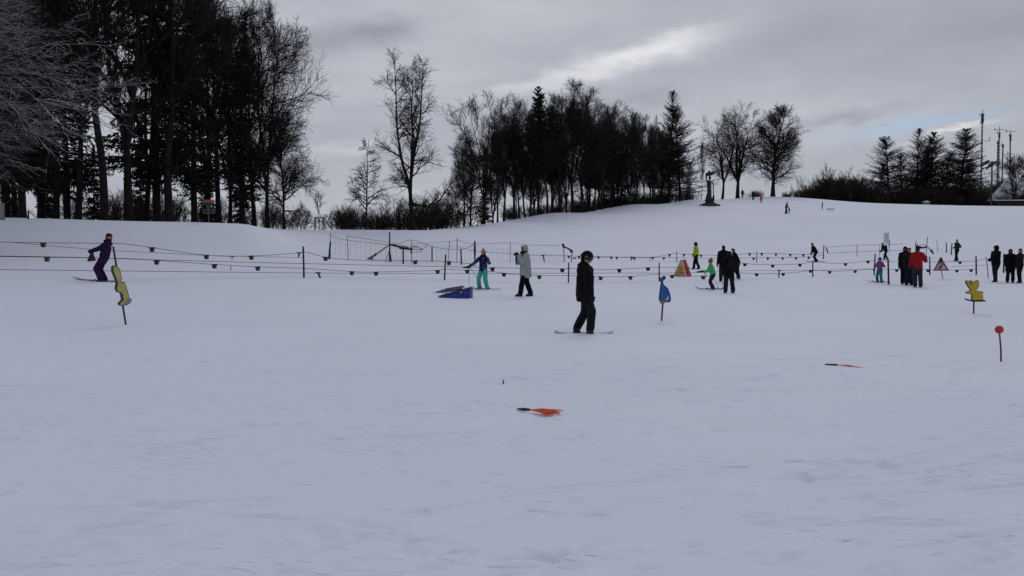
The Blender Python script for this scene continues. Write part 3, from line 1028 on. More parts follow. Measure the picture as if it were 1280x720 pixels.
for k_, (px_, Y_, H_) in enumerate(((1100, 210, 6.2), (1114, 211, 6.5), (1128, 210, 6.4), (1140, 211, 7), (1153, 210, 7.2), (1166, 211, 7), (1178, 211, 6.2), (1190, 213, 6.5),
                                    (1206, 215, 5.5), (1220, 217, 5.2), (1135, 222, 8.5), (1158, 224, 9), (1180, 226, 8.5), (1208, 232, 7))):
    tree_at('hedge_%d' % (k_ % 3), px_, Y_, H_ * random.uniform(.45, .8), 'hedge_bush', HDR, 'bush', 'bushes under the larches', wide=.95)
HSL = 'dark leafless bush scattered over the snowy slope behind the floodlight mast'
for k_, (px_, Y_, H_) in enumerate(((1232, 252, 4.2), (1222, 270, 5.5), (1240, 275, 4.5), (1252, 285, 5.0), (1264, 290, 5.5), (1276, 290, 5), (1288, 290, 6), (1243, 262, 3.5), (1258, 298, 6), (1270, 300, 6), (1282, 305, 6.5), (1248, 305, 5.5))):
    tree_at('hedge_%d' % (k_ % 3), px_, Y_, H_, 'hedge_bush', HSL, 'bush', 'bushes on the slope behind the floodlight')
tree_at('far_bare', 1267, 218, 12.0, 'bare_tree', 'crooked bare tree in front of the snowy chalet roof at the right edge', 'tree', rz=1)
for k_, (px_, Y_, H_) in enumerate(((1252, 216, 3.0), (1274, 216, 4.2), (1288, 217, 4.0))):
    tree_at('hedge_%d' % k_, px_, Y_, H_, 'hedge_bush', 'dark leafless bush in front of the chalet and its shed', 'bush', 'bushes before the chalet', wide=.7)
tree_at('far_bare', 1281, 235, 12.5, 'bare_tree', 'bare tree cut by the right edge of the picture, beyond the chalet', 'tree', rz=3)

# ---------------------------------------------------------------- rope-tow line, posts, nets
ROPE = mat('dark_rope', (.035, .035, .04), .8, .2)
WOOD = mat('weathered_post', (.035, .032, .032), .9, .4, 6)
STEEL = mat('dull_steel', (.10, .105, .115), .5, .2, 6, metal=.4)
DKSTEEL = mat('dark_steel', (.03, .032, .036), .5, .3, 6)
BLACKP = mat('black_plastic', (.012, .012, .014), .5, .2)
YELLOW = mat('yellow_plastic', (.19, .14, .02), .5, .2)
ORANGE = mat('orange_plastic', (.75, .12, .02), .5, .2)
RED = mat('red_paint', (.45, .025, .02), .5, .2)
WHITE = mat('white_paint', (.75, .75, .76), .6, .1)
NETM = mat('pale_orange_net', (.55, .40, .40), .8, .2)
BLUEP = mat('blue_ramp_paint', (.015, .04, .20), .5, .3, 5)
GREYP = mat('grey_ramp_plank', (.20, .21, .25), .6, .4, 9)

LM = [(-5, 'the left picture edge'), (130, 'the purple skier'), (250, 'the broad spruce'), (345, 'the left wood\'s last tree'),
      (456, 'the tilted tow arm'), (567, 'the blue ramp'), (603, 'the girl in teal'), (657, 'the pale coat'),
      (733, 'the snowboarder'), (829, 'the blue animal board'), (852, 'the yellow tent sign'), (888, 'the child in green'),
      (916, 'the woman with the backpack'), (1019, 'the bending skier'), (1100, 'the child in lilac'),
      (1146, 'the person in red'), (1177, 'the red-edged triangle sign'), (1217, 'the yellow bear board'), (1244, 'the trio at right')]
ORD = ['nearest', 'second', 'third', 'fourth', 'fifth', 'sixth']
_used = {}


def where(px, key):
    """words that place an item by the nearest thing one can find; counts up outward"""
    lx, ln = min(LM, key=lambda q: abs(q[0] - px))
    side = 'left' if px < lx else 'right'
    return lx, ln, side


def relabel(items, phrase):
    """items: [(px, ...)] -> labels that single out each by landmark, side and rank"""
    buckets = {}
    for i, px in enumerate(items):
        lx, ln, sd = where(px, 0)
        buckets.setdefault((ln, sd), []).append((abs(px - lx), i))
    out = [None] * len(items)
    for (ln, sd), v in buckets.items():
        v.sort()
        for k, (_, i) in enumerate(v):
            w = '' if len(v) == 1 else ORD[k] + ' '
            out[i] = '%s%s %s of %s' % (w, phrase, sd, ln)
    return out


def post(px0, py0, px1, py1, r=.03, name='post', m=WOOD, Y=None):
    """post from its foot (px1, py1) to its top (px0, py0); returns object, foot, top"""
    a = hit(px1, py1) if Y is None else gp(px1, Y)
    b = wp(px0, py0, a.y)
    o = bpy.data.objects.new(name, None)
    mb = MB()
    mb.tube([(0, 0, -.25), (b - a) * .5, b - a], [r * 1.05, r, r * .92], 8)
    o = mb.build(name, m, None, a, smooth=False)
    return o, a, b


# near line of posts:  top x, top y, foot x, foot y, radius, words
NEAR = [(379, 308, 380, 346, .04), (413, 302, 411, 324, .05), (504, 307, 504, 330, .045), (540, 308, 540, 327, .045),
        (557, 318, 555.5, 350, .035), (576, 311, 577, 331, .045), (711, 328, 710.5, 353, .032), (824, 328, 824, 351, .032),
        (923, 328, 924, 350, .035), (1016, 327, 1016, 346, .035), (1094, 317, 1092.5, 343, .04), (1110, 323, 1111, 355, .045),
        (1162, 321, 1162.5, 343, .04), (1220, 320, 1220.5, 343, .045), (1183, 303, 1183, 316, .05), (1190, 304, 1189, 318.5, .055),
        (1030, 306, 1029, 324, .045)]
labs = relabel([q[0] for q in NEAR], 'dark wooden line post')
POSTS = {}
for q, l in zip(NEAR, labs):
    o, a, b = post(*q, name='line_post')
    tag(o, l, 'post', 'dark posts of the tow lines')
    POSTS[q[0]] = (a, b)
THIN = [(413, 291, 413, 322, .018), (434, 294, 435.5, 325, .018), (514, 300, 515, 330, .018), (562, 301, 560, 328, .018), (571.5, 298, 571, 328, .025),
        (638, 303, 637.5, 328, .018), (1071, 306, 1071.5, 320, .025), (846, 314, 846, 328, .03), (946, 314, 946, 328, .03),
        (1100, 305, 1099, 320, .02), (1112, 300, 1111.5, 309, .03), (1171, 300, 1172.5, 315, .022), (1232.5, 321, 1236, 348, .022)]
labs = relabel([q[0] for q in THIN], 'thin net pole')
for q, l in zip(THIN, labs):
    o, a, b = post(*q, name='net_pole', m=DKSTEEL)
    tag(o, l, 'pole', 'thin poles of nets and lines')


def lineY(px):
    return float(np.interp(px, [-40, 0, 130, 379, 411, 556, 711, 824, 924, 1016, 1094, 1162, 1220, 1300],
                           [LY0 - 1.0, LY0, LY0 + .8, POSTS[379][0].y, POSTS[379][0].y + .6, POSTS[557][0].y, POSTS[711][0].y, POSTS[824][0].y, POSTS[923][0].y,
                            POSTS[1016][0].y, POSTS[1094][0].y, POSTS[1162][0].y, POSTS[1220][0].y, POSTS[1220][0].y]))


LY0 = hit(130, 353).y + .4


def spline(pts, n=6):
    P = [pts[0]] + list(pts) + [pts[-1]]
    out = []
    for i in range(1, len(P) - 2):
        for k in range(n):
            t = k / n
            p = [0.5 * ((2 * P[i][j]) + (-P[i - 1][j] + P[i + 1][j]) * t + (2 * P[i - 1][j] - 5 * P[i][j] + 4 * P[i + 1][j] - P[i + 2][j]) * t * t
                        + (-P[i - 1][j] + 3 * P[i][j] - 3 * P[i + 1][j] + P[i + 2][j]) * t**3) for j in range(2)]
            out.append(tuple(p))
    out.append(tuple(pts[-1]))
    return out


def rope(pts, label, r=.0105, Yf=None, dY=0.0, group='ropes of the tow lines', name='tow_rope', m=None):
    Yf = Yf or lineY
    w = [wp(x, y, Yf(x) + dY) for x, y in spline(pts)]
    mb = MB()
    mb.tube([p - w[0] for p in w], r, 5)
    o = mb.build(name, m or ROPE, None, w[0], smooth=True)
    return tag(o, label, 'rope', group)


def rope_y(pts, x):
    s_ = spline(pts)
    return float(np.interp(x, [p[0] for p in s_], [p[1] for p in s_]))


RA = [(-30, 301), (0, 302.5), (54, 303.5), (122, 304), (152, 304.5), (190, 309.5), (258, 319), (314, 320), (374, 316), (380, 315), (388, 316.5),
      (407, 321.5), (420, 323.2), (456, 325.5), (520, 326), (560, 327), (594, 330.5)]
RB = [(-30, 319.5), (0, 320), (110, 322), (200, 325), (380, 329.5), (560, 333.5), (700, 336), (711, 335.5), (760, 337), (824, 334), (870, 336)]
RB2 = [(0, 320.6), (150, 323), (196, 325.5), (268, 330.5), (322, 333.5), (380, 335.5), (440, 339.5), (470, 340), (546, 338), (556, 336.5), (615, 339.5), (640, 343), (674, 344.5), (711, 344.5),
       (751, 346), (788, 345.5), (805, 344), (824, 343), (858, 345), (888, 345)]
RC = [(-30, 337), (0, 337), (180, 339), (380, 341.2), (560, 342), (700, 341.5), (860, 341), (924, 338.5), (1016, 338), (1094, 336)]
RD = [(923, 328), (932, 329.5), (960, 331), (1000, 330), (1016, 327), (1050, 329.5), (1094, 325)]
RE = [(924, 341), (950, 342), (979, 341.5), (1000, 340), (1016, 337.5), (1040, 339), (1069, 338), (1092, 336.5), (1140, 337), (1162, 337), (1196, 337.5), (1220, 336.5)]
RF = [(1094, 326), (1130, 328), (1162, 327.5), (1200, 327), (1220, 326), (1234, 323)]
RG = [(16, 303), (120, 312), (190, 315.5), (258, 319.2), (380, 322)]
rope(RA, 'upper dark tow rope running behind the purple skier toward the tow arm', dY=.3)
rope(RG, 'faint thin rope just under the upper tow rope at left', r=.008, dY=.8)
rope(RB, 'long dark rope crossing mid-height from the left edge past the snowboarder', dY=.25)
rope(RB2, 'sagging lower rope carrying grips from the purple skier to the woman with backpack', dY=-.1)
rope(RC, 'lowest taut rope along the whole tow line', r=.0095, dY=.0)
rope(RD, 'sagging rope between the woman with backpack and the child in lilac', dY=.2)
rope(RE, 'lower sagging rope from the woman with backpack to the triangle sign', dY=.05)
rope(RF, 'upper rope from the child in lilac past the triangle sign', dY=.1)
FYa = hit(846, 328).y
RU1 = [(680, 319), (714, 320), (760, 321), (810, 322), (846, 316.5), (858, 318), (905, 319), (946, 316.5), (1004, 318), (1028, 316)]
RU2 = [(711, 322.5), (790, 321.3), (889, 322.8), (942, 322.3), (1004, 321.5), (1030, 319)]
rope(RU1, 'distant rope with small dark grips behind the snowboarder', r=.016, Yf=lambda x: FYa)
rope(RU2, 'second distant rope just below the one behind the snowboarder', r=.014, Yf=lambda x: FYa + 1.0)
FYb = hit(1071, 320).y
rope([(1031, 309), (1071, 306.5), (1100, 306), (1130, 305)], 'upper distant line between thin poles above the child in lilac', r=.014, Yf=lambda x: FYb)
rope([(1033, 316.5), (1071, 315), (1100, 313.5), (1130, 313)], 'lower distant line between thin poles above the child in lilac', r=.014, Yf=lambda x: FYb)
rope([(1190, 333), (1220, 332), (1240, 331)], 'short middle rope beside the trio at right', r=.0095, dY=.1)


# ---- tow grips: a yellow hanger with two dark jaws
def make_grip(cm=None):
    t = bpy.data.objects.new('tow_grip', None)
    COL.objects.link(t)
    a = MB()
    a.prism([(-.085, -.20), (.085, -.20), (.135, -.015), (-.135, -.015)], .09, lambda x, y, z: (x, y, z))
    a.build('cup', cm or YELLOW, t, bevel=.012)
    b = MB()
    b.prism([(-.065, -.185), (.065, -.185), (.05, -.10), (.095, -.02), (-.095, -.02), (-.05, -.10)], .12, lambda x, y, z: (x, y, z))
    b.build('jaws', BLACKP, t, bevel=.008)
    c = MB()
    c.tube([(-.145, 0, .0), (.145, 0, .0)], .022, 8)
    c.build('clamp', BLACKP, t)
    return t


GR = make_grip()
GR2 = make_grip(mat('olive_plastic', (.030, .026, .014), .6, .2))
GRL = [('A', RA, .3, 'yellow and black tow grip on the upper rope', [54, 190, 258, 314, 407, 519, 561]),
       ('B', RB2, -.1, 'yellow and black tow grip on the lower rope', [59, 196, 268, 322, 440, 470, 547, 584, 630, 674, 751, 788, 840, 879]),
       ('C', RB, .25, 'dark tow grip on the mid rope', [615.5, 703, 774, 810]),
       ('D', RD, .2, 'black tow grip on the upper right rope', [931, 966, 1000, 1057, 1085]),
       ('E', RE, .05, 'black tow grip on the lower right rope', [946, 979, 1013, 1037, 1069, 1121, 1160, 1196, 1214]),
       ('F', RF, .1, 'black tow grip on the rope by the sign', [1200])]
used_src = []
for key, rp, dy, phr, xs in GRL:
    labs = relabel(xs, phr)
    for x, l in zip(xs, labs):
        w = wp(x, rope_y(rp, x), lineY(x) + dy)
        src = GR if key in 'AB' else GR2
        o = src if src not in used_src else copy_thing(src, w)
        used_src.append(src)
        o.location = w
        o.rotation_euler = (random.uniform(-.15, .15), random.uniform(-.12, .12), random.uniform(-.3, .3))
        o.scale = (.82 if x < 900 else .72,) * 3
        tag(o, l, 'tow grip', 'tow grips hanging on the ropes')
# far line: grips too small to show parts
xs1 = [711, 724, 748, 764, 771, 793, 816, 837, 855, 876, 937, 952, 970, 988, 1004]
xs2 = [718, 790, 830, 889, 942, 960, 978, 995, 1011]
proto_far = None
for rp, dy, phr, xs in ((RU1, 0, 'tiny dark grip on the upper distant rope', xs1), (RU2, 1.0, 'tiny dark grip on the lower distant rope', xs2)):
    for x, l in zip(xs, relabel(xs, phr)):
        w = wp(x, rope_y(rp, x), FYa + dy)
        if proto_far is None:
            b = MB()
            b.tube([(-.08, 0, 0), (.08, 0, 0)], .035, 6)
            b.box((0, 0, -.1), (.11, .05, .17))
            b.tube([(-.02, 0, -.1), (-.10, 0, 0)], .03, 5)
            b.tube([(.02, 0, -.1), (.10, 0, 0)], .03, 5)
            proto_far = b.build('tow_grip', BLACKP)
            o = proto_far
        else:
            o = proto_far.copy()
            COL.objects.link(o)
        o.location = w
        o.rotation_euler = (0, random.uniform(-.25, .25), random.uniform(-.4, .4))
        tag(o, l, 'tow grip', 'distant tow grips')


# ---- loose handles hanging from the ropes
def handle(px0, py0, px1, py1, Y, label, w=.05, cross=True):
    a, b = wp(px0, py0, Y), wp(px1, py1, Y)
    t = thing('tow_bar', label, 'tow bar', a, 0, 'hanging tow handles')
    m = MB()
    m.tube([(0, 0, 0), (b - a) * .5, b - a], [w * .55, w * .8, w * .4], 7)
    m.build('strap', BLACKP, t)
    if cross:
        m = MB()
        L = .11 if px0 < 1000 else .09
        m.tube([(-L, 0, .01), (0, 0, -.02), (L, 0, .02)], [w * .5, w * .7, w * .5], 7)
        m.build('crossbar', BLACKP, t)
    return t


handle(397.5, 341, 401, 349, lineY(400) - .1, 'black drooping tow handle below the ropes left of the tow arm', .06)
handle(374, 316, 373, 322, lineY(374) + .3, 'small black tow handle hanging just left of the first line post', .05)
handle(679, 319, 680.5, 328, lineY(680) + 8, 'black T-shaped handle hanging right of the person in the pale coat', .05)
handle(974, 338, 973.5, 347.5, lineY(974) + .05, 'black T-shaped handle hanging midway in the lower right rope', .05)
handle(1033, 309.5, 1035, 317, FYb, 'black tow handle dangling beside the skier bending on the line', .08, False)
handle(789, 321, 788.5, 329.5, FYa + .2, 'thin black handle hanging on the distant rope right of the snowboarder', .035)
handle(813, 322, 812.5, 329.5, FYa + .2, 'thin black handle hanging on the distant rope left of the blue board', .035)
handle(290.5, 321, 289.5, 326, lineY(290) + .3, 'slender black hook on the upper rope, far right of the purple skier', .02)
handle(288.5, 332, 288.5, 339.5, lineY(288) - .1, 'slender black hook on the lower rope, far right of the purple skier', .02, False)
handle(593.5, 301, 593.5, 326, lineY(594) + 1.2, 'long black tow bar hanging upright behind the girl in teal trousers', .07, False)


# ---- tow arm with tripod and guide ropes, and its net
t_ = hit(487, 327)
T0 = t_.y
th_ = thing('tow_station', 'tripod tow station with tilted yellow arm and dark pulley bar in front of the shrubs', 'tow station', t_)


def lp(px, py, dy=0.0):
    return wp(px, py, T0 + dy) - t_


m = MB()
m.tube([(0, 0, -.2), lp(487, 290)], [.05, .04], 8)
m.build('mast', DKSTEEL, th_)
for dx, dy in ((-4, -.6), (3.5, -.5), (1, .7)):
    m = MB()
    m.tube([lp(487, 312), Vector((dx / FPX * T0, dy, gz(t_.x + dx / FPX * T0, T0 + dy) - t_.z - .05))], .022, 6)
    m.build('leg', DKSTEEL, th_)
m = MB()
m.tube([lp(486, 306.5), lp(470, 318)], [.035, .045], 8)
m.build('arm', YELLOW, th_)
m = MB()
m.tube([lp(470, 318), lp(462, 323), lp(455, 326)], [.06, .07, .04], 8)
m.build('arm_end', STEEL, th_)
m = MB()
m.ball(lp(469.5, 318), (.08, .06, .075))
m.build('joint', BLACKP, th_, smooth=True)
m = MB()
m.cap(lp(465, 322), lp(465.5, 328), .05, .09)
m.build('hanging_weight', ORANGE if False else YELLOW, th_, smooth=True)
m = MB()
m.tube([lp(487, 305.5), lp(497, 308), lp(504, 309.5)], [.05, .06, .05], 8)
m.tube([lp(499, 310), lp(516, 311.5)], .065, 8)
m.tube([lp(514, 312), lp(514, 317)], .045, 8)
m.ball(lp(493, 307), (.09, .08, .07))
m.ball(lp(508, 310), (.10, .08, .08))
m.build('pulley_bar', BLACKP, th_, smooth=True)
m = MB()
for k, pts in enumerate((((516, 308), (524, 309.5), (528, 312.5), (520, 315.5), (514, 316)), ((514, 307), (522, 308.5), (527, 312), (535, 305.5)),
                         ((505, 308), (514, 311), (522, 312), (528, 311.5)), ((490, 305), (500, 306.5), (512, 309), (520, 310)))):
    m.tube([lp(x, y, .05 * k) for x, y in spline(pts, 4)], .014, 5)
m.build('loose_cable', ROPE, th_)


def net(pts_top, pts_bot, label, Yf, rows=9, step=.28, m=None, r=.005):
    """a net of real cords between two edges"""
    o0 = wp(*pts_bot[0], Yf(pts_bot[0][0]))
    mb = MB()
    xs = np.linspace(pts_top[0][0], pts_top[-1][0], max(6, int((pts_top[-1][0] - pts_top[0][0]) / FPX * Yf(pts_top[0][0]) / step)))
    yt = np.interp(xs, [p[0] for p in pts_top], [p[1] for p in pts_top])
    yb = np.interp(xs, [p[0] for p in pts_bot], [p[1] for p in pts_bot])
    for k in range(rows + 1):
        f = k / rows
        mb.tube([wp(x, a * (1 - f) + b * f, Yf(x)) - o0 for x, a, b in zip(xs, yt, yb)], r, 4)
    for x, a, b in zip(xs, yt, yb):
        mb.tube([wp(x, a, Yf(x)) - o0, wp(x, b, Yf(x)) - o0], r, 4)
    o = mb.build('safety_net', m or NETM, None, o0)
    return tag(o, label, 'net', 'safety nets')


NY = lambda x: T0 + .6
net([(413, 298), (434, 301), (487, 305), (540, 307), (571, 307)], [(413, 324), (487, 327), (571, 328)],
    'pale orange safety net around the tripod tow station', NY, r=.006)
net([(575, 309), (594, 308), (638, 312), (700, 318)], [(575, 329), (638, 328), (700, 329)],
    'pale net behind the girl in teal and the pale coat', NY, 6, r=.004)
rope([(414, 294), (434, 300), (487, 306)], 'drooping net rope left of the tripod mast', r=.012, Yf=NY, group='net ropes', name='net_rope')
rope([(434, 295), (487, 303), (500, 303.5), (514.5, 300), (540, 308), (556, 311), (580, 311), (594, 304)], 'net rope dipping from pole to pole right of the tripod mast', r=.012, Yf=NY, group='net ropes', name='net_rope')
rope([(515, 305), (562, 302), (571.5, 300), (590, 305), (638, 303.5), (657, 306), (700, 307)], 'high net rope behind the girl and the pale coat', r=.0095, Yf=NY, group='net ropes', name='net_rope')
rope([(571.5, 308), (594, 314), (638, 317), (680, 320)], 'low net rope behind the girl and the pale coat', r=.0095, Yf=NY, group='net ropes', name='net_rope')

# ---- small return stations further up
def station(px, py, label, legs, bar, extra=()):
    a = hit(px, py)
    t = thing('return_pulley', label, 'tow pulley', a)
    f = lambda x, y: wp(x, y, a.y) - a
    for (x0, y0, x1, y1) in legs:
        m = MB()
        b = f(x1, y1)
        m.tube([f(x0, y0), b - Vector((0, 0, .2))], .03, 7)
        m.build('leg', DKSTEEL, t)
    m = MB()
    m.tube([f(*p) for p in bar], [.07, .055, .07][:len(bar)], 7)
    m.build('bar', BLACKP, t)
    for p in extra:
        m = MB()
        m.cap(f(p[0], p[1]), f(p[2], p[3]), .10, .06)
        m.build('pulley', BLACKP, t, smooth=True)
    return t


station(714.5, 328, 'two-legged dark tow return frame behind the snowboarder', [(704.5, 308, 705.5, 327.5), (715, 313, 714, 328)],
        [(703.5, 308), (709, 310), (715.5, 314)], [(703.8, 306, 704.5, 309), (714, 314, 715.5, 315)])
station(1157, 321, 'dark tow return frame with slanting arm above the person in red', [(1159.5, 296, 1157, 321), (1145, 301, 1144, 321)],
        [(1147, 310), (1152, 309.5), (1158, 309)], [(1164, 313, 1166.5, 317), (1150, 309.5, 1156, 309.5)])
st_ = [o for o in COL.objects if o.name.startswith('return_pulley')][-1]
a_ = st_.location
f_ = lambda x, y: wp(x, y, a_.y) - a_
m = MB()
m.tube([f_(1153, 305), f_(1160, 309), f_(1167, 317)], [.03, .04, .03], 6)
m.build('slanting_arm', STEEL, st_)


# ---- signs, boards, brushes
def tent_sign():
    a = hit(846, 345.5)
    Y = a.y
    w, h = 18 / FPX * Y, 21 / FPX * Y
    t = thing('warning_tent', 'yellow tent-shaped warning sign with red side standing on the tow line', 'sign', gp(851, Y), R(-14))
    W2, D = w * .52, w * .42
    tri = [(-W2, 0), (W2 * .75, 0), (W2 * .14, h), (-W2 * .02, h)]
    m = MB()
    m.prism(tri, .03, lambda x, y, z: (x, y - D * .5, z))
    m.build('front_panel', mat('sign_grey', (.33, .33, .34), .6, .15), t)
    m = MB()
    m.prism([(-W2 * .70, h * .10), (W2 * .56, h * .10), (W2 * .2, h * .66), (-W2 * .12, h * .66)], .012, lambda x, y, z: (x, y - D * .5 - .022, z))
    m.build('yellow_field', mat('sign_yellow', (.50, .27, .025), .6, .3, 14), t)
    m = MB()
    m.box((-.03, -D * .5 - .03, h * .34), (.05, .008, .14), 0)
    m.ball((-.02, -D * .5 - .03, h * .48), (.035, .006, .035))
    m.box((-.03, -D * .5 - .03, h * .2), (.22, .008, .035), 0)
    m.build('pictogram', mat('sign_ink', (.22, .10, .02), .7, .2), t)
    m = MB()
    V = [(W2 * .75, -D * .5, 0), (W2 * 1.3, D * .5, 0), (W2 * .5, D * .3, h), (W2 * .14, -D * .5, h)]
    off = .02
    m.add([(x + off, y, z) for x, y, z in V] + [(x + .05, y + .02, z) for x, y, z in V],
          [(0, 1, 2, 3), (7, 6, 5, 4), (0, 4, 5, 1), (1, 5, 6, 2), (2, 6, 7, 3), (3, 7, 4, 0)])
    m.build('red_side', RED, t)
    m = MB()
    m.box((W2 * .93 + .052, -.02, h * .42), (.012, .05, h * .45), R(25))
    m.build('white_marks', mat('sign_worn_white', (.45, .30, .30), .6, .2), t)


tent_sign()


def tri_sign(px, pyb, pyt, wpx, footpy, label, rz=0.0, lean=0.0, post_dx=2):
    a = hit(px + post_dx, footpy)
    Y = a.y
    s = Y / FPX
    t = thing('triangle_sign', label, 'sign', a, rz, 'triangular warning signs')
    base = wp(px, pyb, Y) - a
    h, w = (pyb - pyt) * s, wpx * s / 2
    fr = lambda dy: (lambda x, y, z: (base.x + x, y + dy + lean * z, base.z + z))
    m = MB()
    m.prism([(-w, 0), (w, 0), (w * .14, h), (-w * .1, h)], .03, fr(0))
    m.build('red_border', mat('sign_red_edge', (.30, .06, .07), .6, .2), t)
    m = MB()
    m.prism([(-w * .70, h * .12), (w * .66, h * .12), (w * .03, h * .80)], .012, fr(-.024))
    m.build('white_field', mat('sign_dull_white', (.42, .41, .44), .6, .2, 10), t)
    m = MB()
    m.prism([(-w * .42, h * .17), (-w * .05, h * .14), (w * .30, h * .52), (w * .10, h * .60), (-w * .05, h * .40), (-w * .2, h * .42)], .01, fr(-.036))
    m.ball((base.x - w * .02, base.y - .036 + lean * h * .6, base.z + h * .62), (.05, .008, .05))
    m.build('pictogram', mat('sign_black', (.10, .09, .10), .7, .2), t)
    m = MB()
    m.tube([(0, .03, -.2), (base.x, .03, base.z + h * .1)], .022, 7)
    m.build('stake', STEEL, t)
    if wpx > 12:
        m = MB()
        m.tube([(base.x, .03, base.z + h * .7), (base.x + .01, .03, base.z + h + .03)], .06, 8)
        m.build('clamp', BLACKP, t)


tri_sign(1176.5, 338.5, 322.5, 20, 348.5, 'red-edged white triangle sign on a stake between red jacket and trio', 0, .15, 3.5)
tri_sign(1128.5, 335.5, 328, 9, 342.5, 'small reddish triangle sign half hidden behind the two dark figures', 0, 0, 1)


def board(name, outline, Y, label, cat, thick, face_m, edge_m, rz, pole, group=None, rim=.035, details=()):
    """cut-out board: outline in photo pixels, stood at depth Y with its own thickness"""
    (tx, ty), (bx, by) = pole
    a = gp(bx, Y)
    t = thing(name, label, cat, a, rz, group)
    c = math.cos(rz)
    cx = sum(p[0] for p in outline) / len(outline)
    P = []
    for x, y in outline:
        w = wp(x, y, Y) - a
        P.append((w.x / max(c, .3), w.z))
    n = len(P)
    area = sum(P[i][0] * P[(i + 1) % n][1] - P[(i + 1) % n][0] * P[i][1] for i in range(n))
    sg = 1 if area > 0 else -1
    inner = []
    for i in range(n):                          # inset copy for the painted face
        p0, p1, p2 = Vector(P[i - 1]), Vector(P[i]), Vector(P[(i + 1) % n])
        d1, d2 = (p1 - p0).normalized(), (p2 - p1).normalized()
        nn = Vector((-d1.y - d2.y, d1.x + d2.x)) * sg
        nn = nn.normalized() if nn.length > 1e-6 else nn
        inner.append(tuple(p1 + nn * rim))
    m = MB()
    m.prism(P, thick, lambda x, y, z: (x, y, z))
    m.build('board', edge_m, t)
    m = MB()
    m.prism(inner, .012, lambda x, y, z: (x, y - thick / 2 - .005, z))
    m.build('painted_face', face_m, t)
    for nm, mm_, poly in details:
        q = [((wp(x, y, Y) - a).x / max(c, .3), (wp(x, y, Y) - a).z) for x, y in poly]
        m = MB()
        m.prism(q, .010, lambda x, y, z: (x, y - thick / 2 - .016, z))
        m.build(nm, mm_, t)
    b = wp(tx, ty, Y) - a
    m = MB()
    m.tube([(0, thick / 2 + .02, -.25), (b.x / max(c, .3), thick / 2 + .02, b.z)], .02, 8)
    m.build('pole', DKSTEEL, t)
    return t


INK = mat('board_black_edge', (.012, .012, .014), .6, .2)
z = lambda pts, k, ox, oy: [(ox + x / k, oy + y / k) for x, y in pts]
bear = z([(400, 438), (402, 426), (412, 423), (422, 431), (438, 421), (454, 427), (472, 433), (480, 423), (492, 421), (500, 430), (498, 446), (502, 458), (500, 468), (488, 488), (478, 498), (503, 503), (527, 505),
          (535, 517), (524, 530), (534, 542), (527, 556), (534, 566), (524, 576), (450, 572), (444, 552), (448, 533), (430, 524), (405, 522), (400, 512), (428, 500),
          (438, 494), (424, 478), (412, 460)], 6, 1140, 280)
bear_ski = z([(389, 552), (400, 560), (450, 570), (543, 570), (547, 582), (450, 583), (395, 570)], 6, 1140, 280)
YB = hit(1218, 391.5).y
board('animal_board', bear, YB, 'yellow cut-out bear board riding a ski, on a stick', 'animal board', .05,
      mat('board_yellow', (.42, .33, .02), .6, .15, 6), INK, 0, ((1218.7, 368), (1218, 391.5)), 'cut-out boards on the slope', .011,
      (('ski', INK, bear_ski), ('eye', INK, z([(432, 440), (440, 438), (446, 444), (440, 452), (433, 450)], 6, 1140, 280))))
rab = z([(190, 205), (203, 212), (214, 222), (224, 214), (226, 202), (240, 197), (254, 204), (257, 222), (247, 236), (234, 240), (229, 268), (245, 294), (275, 318), (292, 355), (305, 400),
         (309, 440), (298, 460), (275, 466), (255, 458), (240, 478), (216, 480), (200, 466), (194, 440), (187, 430), (190, 400), (198, 340), (205, 290), (210, 262), (192, 252), (187, 225)], 8, 800, 320)
YR = hit(826.5, 401.5).y
board('animal_board', rab, YR, 'blue cut-out animal board with big ears and white tail mark', 'animal board', .05,
      mat('board_blue', (.02, .10, .33), .6, .2, 6), INK, 0, ((829.5, 370), (826.5, 401.5)), 'cut-out boards on the slope', .018,
      (('tail_mark', WHITE, z([(272, 398), (281, 408), (280, 430), (266, 440), (246, 438), (264, 428), (272, 414)], 8, 800, 320)),
       ('foot', mat('board_ochre', (.22, .16, .06), .6, .2), z([(196, 446), (215, 440), (240, 444), (254, 456), (240, 476), (218, 478), (202, 466)], 8, 800, 320)),
       ('ear', mat('board_dark_blue', (.012, .03, .10), .6, .2), z([(230, 206), (241, 201), (250, 207), (252, 220), (244, 231), (232, 232)], 8, 800, 320))))
squ = z([(230, 300), (240, 290), (250, 296), (262, 310), (270, 345), (275, 380), (271, 402), (288, 398), (297, 430), (306, 470), (312, 500), (325, 513), (318, 530), (302, 545), (280, 550),
         (268, 548), (262, 535), (270, 522), (280, 512), (276, 480), (266, 462), (256, 462), (247, 440), (252, 400), (240, 360), (230, 325)], 5.143, 100, 275)
YS = hit(161, 405.5).y
board('animal_board', squ, YS, 'pale yellow cut-out board turned edge-on, on a leaning pole at left', 'animal board', .13,
      mat('board_pale_yellow', (.42, .37, .14), .6, .15, 6), INK, R(38), ((147, 308), (161, 405.5)), 'cut-out boards on the slope', .014,
      (('grey_foot', mat('board_grey', (.22, .24, .28), .6, .2), z([(296, 520), (312, 506), (323, 514), (316, 528), (300, 540), (284, 544)], 5.143, 100, 275)),))

# red ball on a stick
a = hit(1252, 452.5)
t = thing('ball_marker', 'red ball on a thin dark stick at the right side', 'marker', a)
m = MB()
m.tube([(0, 0, -.2), wp(1251, 435, a.y) - a, wp(1249.3, 416, a.y) - a], [.014, .012, .011], 7)
m.build('stick', DKSTEEL, t)
m = MB()
c = wp(1249, 412, a.y) - a
m.ball(c, 5.2 / FPX * a.y, 24)
m.build('ball', RED, t, smooth=True)


